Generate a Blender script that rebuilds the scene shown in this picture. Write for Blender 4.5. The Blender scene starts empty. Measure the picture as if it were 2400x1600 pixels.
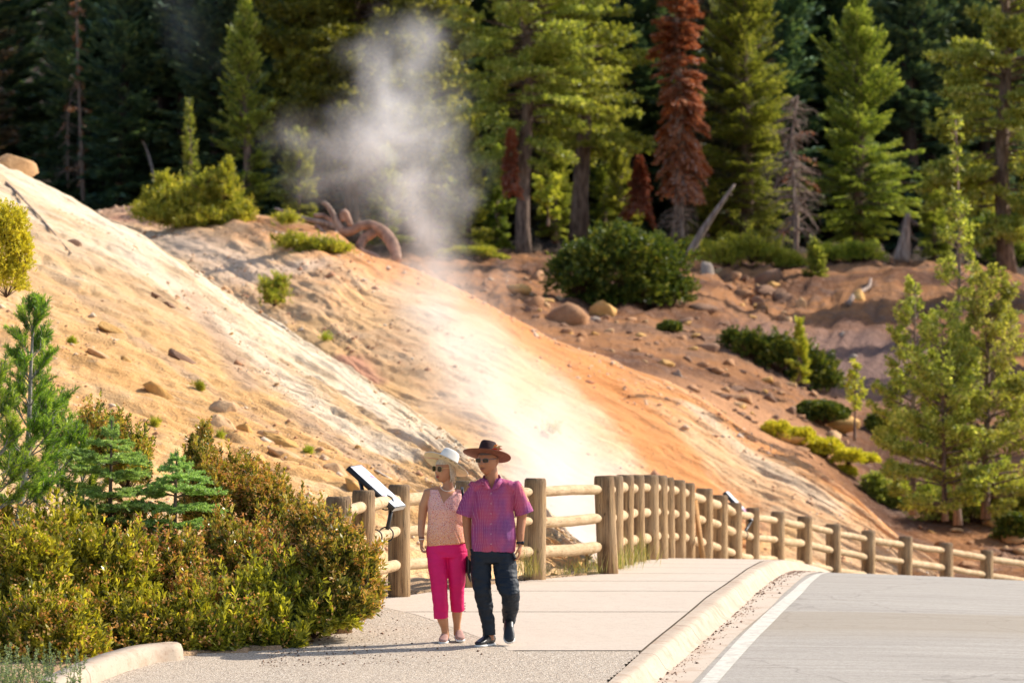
import bpy, bmesh, math, random
import numpy as np
from mathutils import Vector, Matrix, Quaternion
R_ = math.radians
C = bpy.context.scene.collection
SC = bpy.context.scene
rng = np.random.default_rng(7)
random.seed(7)

# ---------------------------------------------------------------- camera maths
CAMZ = 1.75; FPX = 9000.0
PITCH = math.atan(262 / FPX)
def P(x, y, d):
    """world point that the photograph's pixel (2400x1600) shows at distance d along +Y"""
    vx, vz = (x - 1200) / FPX, (800 - y) / FPX
    yy = math.cos(PITCH) - math.sin(PITCH) * vz
    zz = math.sin(PITCH) + math.cos(PITCH) * vz
    return np.array([vx / yy * d, d, CAMZ + zz / yy * d])

ZK = np.array([[0,.1],[15,-.4],[25,-.5],[30,-.3],[33,-.135],[35.2,0],[37.5,.14],[40.2,.26],[43,.34],[46,.375],[50,.365],
               [54,.285],[57.5,.17],[61,-.02],[64,-.27],[68.6,-.66],[74.4,-1.24],[80,-1.9],[90,-3],[130,-7]])
_dd = np.linspace(0, 130, 1301)
_zz = np.interp(_dd, ZK[:,0], ZK[:,1])
_zz = np.convolve(np.pad(_zz, 12, mode='edge'), np.hanning(25)/np.hanning(25).sum(), 'valid')
def zc(d): return np.interp(d, _dd, _zz)
def G(X, d):
    X = np.asarray(X, float)
    return zc(d) - .0048*np.maximum(0, X-1.5)**2 * np.where(X<9, 1, 9/np.maximum(X,1e-3))
def on_ground(x, y, off=0.0):
    lo = None
    for d in np.arange(26, 70, .05):
        p = P(x, y, d)
        if p[2] <= G(p[0], d) + off: return p
    return P(x, y, 54)

# ---------------------------------------------------------------- noise
def _h(ix, iy, iz, s):
    n = (ix*374761393 + iy*668265263 + iz*2147483647 + s*974634777) & 0xffffffff
    n = ((n ^ (n >> 13)) * 1274126177) & 0xffffffff
    return ((n ^ (n >> 16)) & 0xffff) / 65535.0
def vnoise(p, s=0):
    p = np.asarray(p, float); i = np.floor(p).astype(np.int64); f = p - i; f = f*f*(3-2*f)
    r = 0
    for a in (0,1):
        for b in (0,1):
            for c in (0,1):
                w = (f[...,0] if a else 1-f[...,0])*(f[...,1] if b else 1-f[...,1])*(f[...,2] if c else 1-f[...,2])
                r = r + w*_h(i[...,0]+a, i[...,1]+b, i[...,2]+c, s)
    return r*2-1
def fbm(p, o=4, s=0, g=.5):
    p = np.asarray(p, float); r = 0; a = 1
    for k in range(o):
        r = r + a*vnoise(p, s+k); p = p*2.03+11.3; a *= g
    return r

# ---------------------------------------------------------------- meshes
def mesh_np(name, V, F, mats=None, attr=None, uv=None, smooth=False, midx=None):
    """V (n,3); F (m,k) all faces with k corners, or list of such arrays"""
    V = np.asarray(V, np.float32)
    Fs = F if isinstance(F, list) else [F]
    Fs = [np.asarray(f, np.int32) for f in Fs if len(f)]
    me = bpy.data.meshes.new(name)
    me.vertices.add(len(V)); me.vertices.foreach_set('co', V.ravel())
    loops = np.concatenate([f.ravel() for f in Fs]); sizes = np.concatenate([np.full(len(f), f.shape[1]) for f in Fs])
    me.loops.add(len(loops)); me.loops.foreach_set('vertex_index', loops)
    me.polygons.add(len(sizes)); st = np.concatenate([[0], np.cumsum(sizes)[:-1]]).astype(np.int32)
    me.polygons.foreach_set('loop_start', st)
    if smooth: me.polygons.foreach_set('use_smooth', np.ones(len(sizes), bool))
    if midx is not None: me.polygons.foreach_set('material_index', np.asarray(midx, np.int32))
    me.update(calc_edges=True)
    if attr is not None:
        a = me.attributes.new('rnd', 'FLOAT', 'FACE'); a.data.foreach_set('value', np.asarray(attr, np.float32))
    if uv is not None:
        l = me.uv_layers.new(name='UVMap'); l.data.foreach_set('uv', np.asarray(uv, np.float32)[loops].ravel())
    for m in (mats or []): me.materials.append(m)
    return me
def link(name, me, parent=None, loc=None):
    o = bpy.data.objects.new(name, me); C.objects.link(o)
    if parent is not None: o.parent = parent
    if loc is not None: o.location = loc
    return o
def tag(o, label=None, cat=None, group=None, kind=None):
    if label: o['label'] = label
    if cat: o['category'] = cat
    if group: o['group'] = group
    if kind: o['kind'] = kind
    return o
def empty(name, loc, label=None, cat=None, group=None):
    o = bpy.data.objects.new(name, None); C.objects.link(o); o.location = [float(v) for v in loc]
    o.empty_display_size = .1
    return tag(o, label, cat, group)
class MB:
    """collects pieces of geometry"""
    def __init__(s): s.V=[]; s.Q=[]; s.T=[]; s.n=0; s.aq=[]; s.at=[]
    def add(s, V, F, a=0.0):
        V = np.asarray(V, float); F = np.asarray(F, int)
        if len(F)==0: return
        s.V.append(V)
        aa = np.full(len(F), a) if np.isscalar(a) else np.asarray(a)
        if F.shape[1]==4: s.Q.append(F+s.n); s.aq.append(aa)
        else: s.T.append(F+s.n); s.at.append(aa)
        s.n += len(V)
    def mesh(s, name, mats, smooth=False):
        F=[]; A=[]
        if s.Q: F.append(np.concatenate(s.Q)); A+=s.aq
        if s.T: F.append(np.concatenate(s.T)); A+=s.at
        return mesh_np(name, np.concatenate(s.V), F, mats if isinstance(mats,list) else [mats], attr=np.concatenate(A), smooth=smooth)
    def obj(s, name, mats, parent=None, loc=None, smooth=False): return link(name, s.mesh(name, mats, smooth), parent, loc)

def frame(d):
    d = np.asarray(d, float); d = d/(np.linalg.norm(d)+1e-12)
    a = np.array([0,0,1.]) if abs(d[2])<.9 else np.array([1.,0,0])
    u = np.cross(a, d); u/=np.linalg.norm(u); return u, np.cross(d,u), d
def tube(pts, rad, n=8, cap=True, wob=0, seed=0, sq=None):
    pts = np.asarray(pts, float); m=len(pts); rad = np.broadcast_to(np.asarray(rad,float),(m,))
    u,v,_ = frame(pts[1]-pts[0]); V=[]
    for i in range(m):
        t = pts[min(i+1,m-1)]-pts[max(i-1,0)]; t/= np.linalg.norm(t)+1e-12
        u = u - t*np.dot(u,t); u/=np.linalg.norm(u)+1e-12; v=np.cross(t,u)
        a = np.arange(n)*2*math.pi/n
        r = rad[i]*(1+ (wob*fbm(np.stack([np.cos(a)*1.3, np.sin(a)*1.3, np.full(n, i*.35+seed*7.7)],-1),2,seed) if wob else 0))
        V.append(pts[i]+ (np.cos(a)*r)[:,None]*u + (np.sin(a)*r)[:,None]*v)
    V=np.concatenate(V); j=np.arange(n); jn=(j+1)%n
    F=np.concatenate([np.stack([i*n+j,i*n+jn,(i+1)*n+jn,(i+1)*n+j],-1) for i in range(m-1)])
    if cap:
        V=np.concatenate([V,[pts[0]],[pts[-1]]]); a,b=len(V)-2,len(V)-1
        T=np.concatenate([np.stack([jn,j,np.full(n,a)],-1), np.stack([(m-1)*n+j,(m-1)*n+jn,np.full(n,b)],-1)])
        # caps as quads degenerate-free: return tris separately
        return V,F,T
    return V,F,None
def add_tube(mb, pts, rad, n=8, cap=True, wob=0, seed=0, a=0.0):
    V,F,T = tube(pts,rad,n,cap,wob,seed); k=mb.n
    mb.add(V,F,a)
    if T is not None: mb.T.append(T+k); mb.at.append(np.full(len(T),a))
def box_vf(c, s, rot=None):
    c=np.asarray(c,float); s=np.asarray(s,float)/2
    V=np.array([[x,y,z] for x in(-1,1) for y in(-1,1) for z in(-1,1)],float)*s
    if rot is not None: V=V@np.asarray(rot).T
    return V+c, np.array([[0,1,3,2],[4,6,7,5],[0,4,5,1],[2,3,7,6],[0,2,6,4],[1,5,7,3]])
def cards(mb, c, d, nrm, L, W, a, kite=.45):
    """diamond leaves: base c, direction d, blade normal nrm"""
    c=np.asarray(c); n=len(c)
    if n==0: return
    d=d/(np.linalg.norm(d,axis=1,keepdims=True)+1e-9)
    s=np.cross(d,nrm); s/= (np.linalg.norm(s,axis=1,keepdims=True)+1e-9)
    L=np.broadcast_to(L,(n,))[:,None]; W=np.broadcast_to(W,(n,))[:,None]
    V=np.stack([c, c+d*L*kite+s*W/2, c+d*L, c+d*L*kite-s*W/2],1).reshape(-1,3)
    F=np.arange(n*4).reshape(n,4)
    mb.add(V,F,np.broadcast_to(a,(n,)))
def rdir(n, r=rng):
    v=r.normal(size=(n,3)); return v/np.linalg.norm(v,axis=1,keepdims=True)

# ---------------------------------------------------------------- materials
class NT:
    def __init__(s, name):
        s.m=bpy.data.materials.new(name); s.m.use_nodes=True; s.t=s.m.node_tree; s.t.nodes.clear()
        s.out=s.t.nodes.new('ShaderNodeOutputMaterial')
    def n(s, typ, ins=None, o=0, **props):
        nd=s.t.nodes.new('ShaderNode'+typ)
        for k,v in props.items(): setattr(nd,k,v)
        for k,v in (ins or {}).items():
            sk=nd.inputs[k]
            if isinstance(v,bpy.types.NodeSocket): s.t.links.new(v,sk)
            else: sk.default_value=v
        return nd if o is None else nd.outputs[o]
    def mix(s, f, a, b, blend='MIX'):
        nd=s.t.nodes.new('ShaderNodeMix'); nd.data_type='RGBA'; nd.blend_type=blend
        for i,v in ((0,f),(6,a),(7,b)):
            if isinstance(v,bpy.types.NodeSocket): s.t.links.new(v,nd.inputs[i])
            else: nd.inputs[i].default_value = v if i==0 else (tuple(v)+(1,))[:4]
        return nd.outputs[2]
    def math(s, op, a, b=0.0, c=0.0, clamp=False):
        return s.n('Math',{0:a,1:b,2:c},operation=op,use_clamp=clamp)
    def ramp(s, f, stops, interp='LINEAR'):
        nd=s.t.nodes.new('ShaderNodeValToRGB'); s.t.links.new(f,nd.inputs[0]); e=nd.color_ramp.elements
        nd.color_ramp.interpolation=interp
        while len(e)<len(stops): e.new(.5)
        for k,(p,c) in enumerate(stops):
            e[k].position=p; e[k].color = (c,c,c,1) if np.isscalar(c) else (tuple(c)+(1,))[:4]
        return nd.outputs[0]
    def maprange(s, v, a, b, c=0.0, d=1.0):
        return s.n('MapRange',{0:v,1:a,2:b,3:c,4:d})
    def noise(s, vec, scale, detail=3, rough=.55, dist=0.0, o=0):
        return s.n('TexNoise',{'Vector':vec,'Scale':scale,'Detail':detail,'Roughness':rough,'Distortion':dist},o=o)
    def vscale(s, vec, sx, sy, sz):
        return s.n('VectorMath',{0:vec,1:(sx,sy,sz)},operation='MULTIPLY')
    def bump(s, h, strength=.5, dist=.02, normal=None):
        i={'Height':h,'Strength':strength,'Distance':dist}
        if normal is not None: i['Normal']=normal
        return s.n('Bump',i)
    def pbsdf(s, col, rough=.8, normal=None, spec=.3, **extra):
        i={'Base Color':col if isinstance(col,bpy.types.NodeSocket) else (tuple(col)+(1,))[:4],'Roughness':rough,'Specular IOR Level':spec}
        if normal is not None: i['Normal']=normal
        i.update(extra)
        b=s.n('BsdfPrincipled',i); return b
    def done(s, b): s.t.links.new(b,s.out.inputs[0]); return s.m
    def obj(s): return s.n('TexCoord',o=None).outputs['Object']
    def uv(s): return s.n('TexCoord',o=None).outputs['UV']
    def pos(s): return s.n('NewGeometry',o=None).outputs['Position']
    def rnd(s): return s.n('Attribute',o=None,attribute_name='rnd').outputs['Fac']
    def orand(s): return s.n('ObjectInfo',o=None).outputs['Random']

def simple(name, col, rough=.7, spec=.3, bump=0, bscale=40, metallic=0.0, var=.0):
    t=NT(name); c=col
    if bump or var:
        nz=t.noise(t.obj(), bscale, 3)
        if var: c=t.mix(t.maprange(nz,.35,.65), tuple(v*(1-var) for v in col), tuple(min(1,v*(1+var)) for v in col))
    return t.done(t.pbsdf(c,rough,t.bump(nz,bump,.01) if bump else None,spec,Metallic=metallic))
def foliage(name, stops, transl=.45, rough=.5, clump=1.2, tcol=(1.25,1.15,.45)):
    """stops: colour ramp over the leaf's own random value"""
    t=NT(name)
    nz=t.noise(t.pos(), clump, 2)
    f=t.math('ADD', t.rnd(), t.math('MULTIPLY', t.math('SUBTRACT', nz, .5), .5), clamp=True)
    col=t.ramp(f, stops)
    hs=t.n('HueSaturation',{'Color':col,'Hue':t.maprange(t.orand(),0,1,.485,.515),'Value':t.maprange(t.orand(),0,1,.85,1.15)})
    tc=t.mix(1.0, hs, tcol, 'MULTIPLY')
    b=t.pbsdf(hs, rough, spec=.35)
    tr=t.n('BsdfTranslucent',{'Color':tc})
    return t.done(t.n('MixShader',{0:transl,1:b,2:tr}))

# ---------------------------------------------------------------- camera, light, world
cam=bpy.data.cameras.new('camera'); camo=bpy.data.objects.new('camera',cam); C.objects.link(camo)
cam.sensor_width=36; cam.lens=135; cam.clip_start=.5; cam.clip_end=3000
camo.location=(0,0,CAMZ); camo.rotation_euler=(math.pi/2+PITCH,0,0)
cam.dof.use_dof=True; cam.dof.focus_distance=35.6; cam.dof.aperture_fstop=3.2
SC.camera=camo
SUN_AZ=R_(24); SUN_EL=R_(38)     # azimuth measured from +X towards +Y
L=Vector((math.cos(SUN_EL)*math.cos(SUN_AZ), math.cos(SUN_EL)*math.sin(SUN_AZ), math.sin(SUN_EL)))
sl=bpy.data.lights.new('sun','SUN'); sl.energy=4.6; sl.angle=R_(.5); sl.color=(1,.93,.82)
so=bpy.data.objects.new('sun',sl); C.objects.link(so); so.rotation_euler=L.to_track_quat('Z','Y').to_euler()
w=bpy.data.worlds.new('World'); SC.world=w; w.use_nodes=True; wn=w.node_tree
sky=wn.nodes.new('ShaderNodeTexSky'); sky.sky_type='NISHITA'; sky.sun_disc=False
sky.sun_elevation=SUN_EL; sky.sun_rotation=math.pi/2-SUN_AZ; sky.air_density=1.0; sky.dust_density=1.5
bg=wn.nodes['Background']; bg.inputs[1].default_value=.14; wn.links.new(sky.outputs[0],bg.inputs[0])
SC.view_settings.view_transform='Standard'; SC.view_settings.look='None'; SC.view_settings.exposure=.57; SC.view_settings.gamma=1
SC.cycles.max_bounces=7; SC.cycles.diffuse_bounces=3; SC.cycles.transmission_bounces=3; SC.cycles.volume_bounces=2
SC.cycles.transparent_max_bounces=8; SC.cycles.use_denoising=True; SC.cycles.sample_clamp_indirect=6
try: SC.cycles.denoiser='OPENIMAGEDENOISE'
except Exception: pass
SC.cycles.use_adaptive_sampling=True; SC.cycles.adaptive_threshold=.02
# ================================================================ terrain lofts
def resample(pts, m):
    """pts (k,3) world -> m points evenly over arc length"""
    pts=np.asarray(pts); s=np.concatenate([[0],np.cumsum(np.linalg.norm(np.diff(pts,axis=0),axis=1))])
    t=np.linspace(0,s[-1],m); o=np.stack([np.interp(t,s,pts[:,i]) for i in range(3)],-1)
    k=max(3,(m//60)|1); ker=np.hanning(k+2)[1:-1]; ker/=ker.sum()
    pad=np.concatenate([2*o[:1]-o[1:k//2+1][::-1], o, 2*o[-1:]-o[-k//2:-1][::-1]]) if k>2 else o
    r=np.stack([np.convolve(pad[:,i],ker,'valid') for i in range(3)],-1)
    return r if len(r)==m else o
def catmull(rows, m, weights=None):
    """rows list of (n,3) -> (m,n,3)"""
    k=len(rows); rows=np.stack(rows); L_=np.cumsum([0]+[np.linalg.norm(rows[i+1]-rows[i],axis=1).mean() for i in range(k-1)])
    t=np.linspace(0,L_[-1],m); out=[]
    for tt in t:
        i=min(k-2,max(0,int(np.searchsorted(L_,tt,side='right')-1))); f=(tt-L_[i])/(L_[i+1]-L_[i])
        p0=rows[max(i-1,0)];p1=rows[i];p2=rows[i+1];p3=rows[min(i+2,k-1)]
        out.append(.5*((2*p1)+(-p0+p2)*f+(2*p0-5*p1+4*p2-p3)*f*f+(-p0+3*p1-3*p2+p3)*f**3))
    return np.stack(out), L_[-1]
def grid_faces(m,n):
    i,j=np.meshgrid(np.arange(m-1),np.arange(n-1),indexing='ij'); a=(i*n+j).ravel()
    return np.stack([a,a+1,a+n+1,a+n],-1)
def normals_grid(g):
    du=np.gradient(g,axis=1); dv=np.gradient(g,axis=0); n=np.cross(du,dv); n/=np.linalg.norm(n,axis=2,keepdims=True)
    n[n[...,2]<0]*=-1; return n
def terrain(name, lines, m, n, mat, disp, label=None, straight=False):
    rows=[resample([P(*q) for q in l], n) for l in lines]
    g,_=catmull(rows, m)
    nn=normals_grid(g)
    ul=np.linalg.norm(np.diff(g[m//2],axis=0),axis=1).sum(); vl=np.linalg.norm(np.diff(g[:,n//2],axis=0),axis=1).sum()
    U,Vv=np.meshgrid(np.linspace(0,1,n),np.linspace(0,1,m)); 
    h=disp(U*ul,Vv*vl,U,Vv,g)
    g=g+nn*h[...,None]
    o=link(name, mesh_np(name,g.reshape(-1,3),grid_faces(m,n),[mat],uv=np.stack([U,Vv],-1).reshape(-1,2),smooth=True))
    tag(o,kind='structure')
    return o,g
def st(U,V,su,sv,o=4,s=0): return fbm(np.stack([U*su,V*sv,np.zeros_like(U)],-1),o,s)

# ---- materials of the slopes
def slope_mat(name, uscale, vscale, cols, bands, gritty=1.0, speck=(.25,.15,.09), speck_amt=.5,u_tint=False,zones=()):
    """bands: ramp stops over v of the surface, blended by noise with stripes that run down the slope"""
    t=NT(name); uv=t.uv()
    st1=t.noise(t.vscale(uv,uscale,vscale,1), 1.0, 5, .6, .4)          # long streaks
    st2=t.noise(t.vscale(uv,uscale*3,vscale*3.5,1), 1.0, 5, .65, .3)
    big=t.noise(t.pos(), .22, 3)
    fine=t.noise(t.pos(), 5.0*gritty, 6, .7)
    grit=t.noise(t.pos(), 22*gritty, 3, .7)
    sv=t.n('SeparateXYZ',{0:uv},o=None); 
    v=t.math('ADD', sv.outputs[1], t.math('MULTIPLY',t.math('SUBTRACT',st1,.5),.34))
    v=t.math('ADD', v, t.math('MULTIPLY',t.math('SUBTRACT',big,.5),.22))
    base=t.ramp(v,bands)
    alt=t.mix(t.maprange(st2,.42,.62), base, cols[0])
    c=t.mix(t.math('MULTIPLY',t.maprange(st2,.5,.7),.55), base, cols[0])
    c=t.mix(t.math('MULTIPLY',t.maprange(st1,.52,.72),.5), c, cols[1])
    c=t.mix(t.math('MULTIPLY',t.maprange(fine,.52,.72),.35), c, cols[2])
    st3=t.noise(t.vscale(uv,uscale*6,vscale*9,1),1.0,5,.7,.5)
    c=t.mix(t.math('MULTIPLY',t.maprange(st3,.54,.66),.45),c,cols[2]); c=t.mix(t.math('MULTIPLY',t.maprange(st3,.44,.34),.35),c,cols[1])
    if u_tint:
        c=t.mix(t.math('MULTIPLY',t.maprange(sv.outputs[0],.34,.12),.6),c,t.mix(t.maprange(fine,.42,.58),(.44,.29,.19),(.76,.56,.42)))
        orange=t.math('MULTIPLY',t.math('MULTIPLY',t.maprange(sv.outputs[0],.45,.62),t.maprange(v,.5,.22)),t.maprange(st2,.40,.60)); c=t.mix(t.math('MULTIPLY',orange,.85),c,(.68,.27,.075))
        gold=t.math('MULTIPLY',t.math('MULTIPLY',t.maprange(sv.outputs[0],.40,.30),t.maprange(v,.30,.55)),t.maprange(big,.42,.6)); c=t.mix(t.math('MULTIPLY',gold,.7),c,(.68,.42,.13))
    for zn,zc_ in zones:
        za=t.n('Attribute',o=None,attribute_name=zn).outputs['Fac']; za=t.maprange(t.math('ADD',za,t.math('MULTIPLY',t.math('SUBTRACT',t.math('ADD',st2,fine),1.0),.55)),.25,.75); c=t.mix(t.math('MULTIPLY',za,.85),c,zc_)
    spk=t.math('MULTIPLY',t.maprange(grit,.58,.66),speck_amt)
    c=t.mix(spk, c, speck)
    crk=t.noise(t.vscale(uv,uscale*1.6,vscale*2.2,1),1.0,3,.55,1.2); crk=t.math('ABSOLUTE',t.math('SUBTRACT',crk,.5)); crkm=t.math('MULTIPLY',t.maprange(crk,.010,.0),t.maprange(big,.46,.54)); c=t.mix(t.math('MULTIPLY',crkm,.6),c,(.30,.18,.10))
    h=t.math('ADD', t.math('MULTIPLY',fine,1.0), t.math('ADD',t.math('MULTIPLY',grit,.6),t.math('MULTIPLY',st2,.9)))
    return t.done(t.pbsdf(c,.92,t.bump(h,.8,.08),.15))

m_slope1=slope_mat('sandy slope', 3.2, 24, [(0.686,0.455,0.233),(0.764,0.619,0.434),(0.549,0.282,0.097)],
    [(0.0,(0.608,0.427,0.265)),(.12,(0.725,0.582,0.402)),(.20,(0.608,0.437,0.273)),(.27,(0.784,0.664,0.490)),(.36,(0.725,0.573,0.393)),(.43,(0.549,0.354,0.193)),(.52,(0.647,0.381,0.161)),(.66,(0.647,0.346,0.125)),(.80,(0.725,0.437,0.193)),(1.0,(0.745,0.491,0.249))],zones=(('zone_white',(.74,.59,.43)),('zone_brown',(.50,.33,.21))),speck=(0.353,0.172,0.068))
m_slope2=slope_mat('mineral slope', 9.0, 16, [(0.740,0.361,0.144),(0.760,0.516,0.319),(0.580,0.232,0.076)],
    [(0.0,(0.600,0.327,0.182)),(.13,(0.680,0.378,0.198)),(.24,(0.700,0.318,0.122)),(.36,(0.740,0.464,0.251)),(.55,(0.740,0.473,0.258)),(.8,(0.660,0.361,0.152)),(1.0,(0.620,0.361,0.182))],speck_amt=.55,u_tint=True,zones=(('zone_grey',(.80,.58,.41)),('zone_gold',(.80,.47,.20)),('zone_red',(.58,.27,.17)),('zone_orange',(.66,.26,.08)),('zone_cream',(.72,.56,.39))))
t=NT('talus hillside'); uv=t.uv(); pos=t.pos()
n1=t.noise(pos,.16,4,.6,.5); n2=t.noise(pos,1.1,5,.65); n3=t.noise(pos,6,4,.7)
sx=t.n('SeparateXYZ',{0:pos},o=None)
c=t.ramp(n1,[(.30,(.09,.042,.026)),(.45,(.18,.08,.038)),(.55,(.35,.16,.065)),(.7,(.19,.105,.065))])  # tones darkened overall in place of shade cast by trees and bushes
c=t.mix(t.math('MULTIPLY',t.maprange(n2,.5,.66),.7),c,(.17,.11,.085))
c=t.mix(t.math('MULTIPLY',t.maprange(n3,.55,.7),.5),c,(.42,.28,.2))
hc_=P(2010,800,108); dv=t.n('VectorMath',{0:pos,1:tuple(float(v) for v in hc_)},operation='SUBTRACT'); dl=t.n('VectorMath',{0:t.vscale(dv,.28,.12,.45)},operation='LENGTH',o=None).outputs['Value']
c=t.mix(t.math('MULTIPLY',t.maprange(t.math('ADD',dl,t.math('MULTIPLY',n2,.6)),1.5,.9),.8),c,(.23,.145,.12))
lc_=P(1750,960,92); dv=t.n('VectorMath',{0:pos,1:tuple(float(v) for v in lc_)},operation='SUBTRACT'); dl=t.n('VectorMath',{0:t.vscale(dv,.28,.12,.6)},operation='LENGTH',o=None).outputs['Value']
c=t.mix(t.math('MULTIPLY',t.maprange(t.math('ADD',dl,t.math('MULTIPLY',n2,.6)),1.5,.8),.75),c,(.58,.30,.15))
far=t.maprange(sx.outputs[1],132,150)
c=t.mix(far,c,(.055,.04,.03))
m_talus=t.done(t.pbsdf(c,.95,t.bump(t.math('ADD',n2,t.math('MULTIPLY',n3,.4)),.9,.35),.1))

# ---- front slope: ridge at the upper right, foot just behind the fence
ridge1=[(-450,170,84),(-250,250,83),(-60,345,81),(61,411,80),(153,456,79),(231,497,78),(299,533,77),(408,598,75.5),(493,655,74),(578,713,72.5),(667,768,71),
        (800,852,68),(851,888,67),(953,953,64.5),(1038,1016,62),(1095,1056,60),(1160,1110,58),(1290,1215,54.5),(1400,1330,52)]
back1=[(x,y+60+ .02*x,d+9) for x,y,d in ridge1]
lip1=[(x,y+9,d+1.6) for x,y,d in ridge1]
foot1=[(-600,1360,41),(-300,1372,42),(0,1372,42),(300,1370,42.5),(600,1366,43.2),(760,1362,44),(900,1350,45.4),(1000,1338,46.6),(1100,1330,47.6),(1220,1330,48.5),(1330,1345,49.5)]
def between(a,b,f,bulge):
    ra=resample([P(*q) for q in a],200); rb=resample([P(*q) for q in b],200)
    return ra*(1-f)+rb*f+np.array([0,0,bulge])
_P=P
def terrain_rows(name, rows, m, n, mat, disp):
    global P
    P0=P
    rr=[[tuple(p) for p in (r if isinstance(r,np.ndarray) else [P0(*q) for q in r])] for r in rows]
    P=lambda *q: np.array(q)
    try: return terrain(name, rr, m, n, mat, disp)
    finally: P=P0
def d1(U,V,u,v,g):
    e=np.clip((v-.10)/.08,0,1)
    streak=st(U,V,.10,.55,4,3); fine=st(U,V,.8,2.4,4,9); bump=st(U,V,3.2,4.2,3,21)
    gully=-np.abs(st(U,V,.06,.32,3,31))
    cut=-np.exp(-(st(U,V,.09,.62,4,77)/.045)**2)*.12*np.clip(st(U,V,.07,.16,2,78)*4+.6,0,1)-np.exp(-(st(U,V,.22,1.5,3,79)/.05)**2)*.05
    return (cut+streak*.05+gully*.10+st(U,V,.28,2.2,4,9)*.05+fine*.035+bump*.022)*(.12+.88*e)
slope1,g1=terrain_rows('hillside', [back1,lip1,ridge1,between(ridge1,foot1,.22,.25),between(ridge1,foot1,.5,.1),between(ridge1,foot1,.8,-.15),foot1,[(x,y+60,d-1) for x,y,d in foot1]],
    330,420,m_slope1,d1)

ridge2=[(-200,560,122),(60,530,119),(160,505,117),(238,495,116),(333,486,113),(450,490,110),(540,500,108),(598,508,106),(653,516,104),(732,536,102),(784,546,101),(836,590,99.5),(888,612,98.5),(935,622,98),
        (1038,662,96),(1106,696,95),(1174,730,94),(1242,764,93),(1286,788,92.3),(1361,815,91.5),(1429,836,91),(1480,863,90),(1548,887,89),(1600,912,88.5),
        (1651,938,88),(1702,975,87.3),(1753,1016,86.5),(1804,1046,86),(1862,1066,85.5),(1906,1093,85),(1958,1131,84.5),(2009,1171,84),(2056,1209,83.5),(2104,1260,83),(2138,1287,82.6),(2172,1318,82.3),(2230,1365,82)]
back2=[(x,y+14,d+6) for x,y,d in ridge2]
lip2=[(x,y+5,d+1.8) for x,y,d in ridge2]
foot2=[(-300,960,88),(100,1000,83),(600,1170,74),(1000,1310,68),(1300,1365,66),(1500,1400,73),(1700,1460,76),(1900,1500,77),(2100,1520,78.5),(2260,1520,79)]
def d2(U,V,u,v,g):
    e=np.clip((v-.12)/.08,0,1)
    W_=(V-.45*U); cut=-np.exp(-(fbm(np.stack([U*.10,W_*.55,0*U],-1),4,87)/.05)**2)*.14*np.clip(st(U,V,.07,.1,2,88)*4+.6,0,1)-np.exp(-(fbm(np.stack([U*.3,W_*1.4,0*U],-1),3,89)/.05)**2)*.05
    return (cut+st(U,V,.13,.22,4,5)*.10 - np.abs(st(U,V,.16,.05,3,35))*.05 + fbm(np.stack([U*.12,(V-.45*U)*.9,0*U],-1),4,13)*.05+st(U,V,1.0,1.3,3,47)*.03+st(U,V,2.4,3.4,3,41)*.022)*(.10+.9*e)
slope2,g2=terrain_rows('hillside', [back2,lip2,ridge2,between(ridge2,foot2,.25,.5),between(ridge2,foot2,.55,.2),foot2],300,420,m_slope2,d2)

rowsx=[
 [(-900,900,100),(0,760,104),(500,760,102),(1000,770,99),(1300,850,95),(1600,960,92),(1750,1060,89.5),(1900,1150,88),(2100,1330,86),(2250,1400,85),(2500,1440,84),(3300,1500,80)],
 [(-900,800,112),(0,640,115),(500,640,113),(1000,690,109),(1250,730,105),(1500,800,102),(1700,880,100),(1880,985,98),(2080,1140,95),(2220,1190,93),(2500,1230,92),(3300,1300,90)],
 [(-900,720,125),(0,600,125),(500,600,124),(1000,640,119),(1250,670,116),(1500,700,113),(1700,745,110),(1880,870,107),(2080,960,104),(2220,960,103),(2500,1000,102),(3300,1050,100)],
 [(-900,660,133),(0,575,133),(500,575,133),(1000,610,130),(1250,625,128),(1500,640,126),(1700,660,124),(1850,720,120),(2000,740,118),(2200,740,117),(2500,800,114),(3300,850,110)],
 [(-900,640,145),(0,560,145),(500,560,145),(1000,596,139),(1250,602,138),(1500,608,137),(1700,612,135),(1850,618,133),(2000,616,131),(2200,622,130),(2500,690,127),(3300,740,124)],
 [(-900,600,170),(0,545,170),(500,545,168),(1000,580,165),(1500,590,163),(2000,596,160),(2500,640,155),(3300,650,150)],
 [(-900,450,215),(0,470,215),(500,470,212),(1000,500,210),(1500,500,210),(2000,500,210),(2500,500,205),(3300,500,200)],
 [(-900,50,300),(0,60,300),(500,60,300),(1000,60,300),(1500,60,300),(2000,60,300),(2500,60,300),(3300,60,300)],
 [(-900,-900,420),(0,-900,420),(500,-900,420),(1000,-900,420),(1500,-900,420),(2000,-900,420),(2500,-900,420),(3300,-900,420)],
]
def d3(U,V,u,v,g):
    d=g[...,1]; k=np.clip((d-95)/20,.15,1)
    return (st(U,V,.14,.14,4,8)*.22+st(U,V,.7,.7,4,17)*.12+st(U,V,2.2,2.2,3,27)*.10)*k*np.where(d>150,3,1)
slope3,g3=terrain('mountainside', rowsx, 300,420, m_talus, d3)

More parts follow.
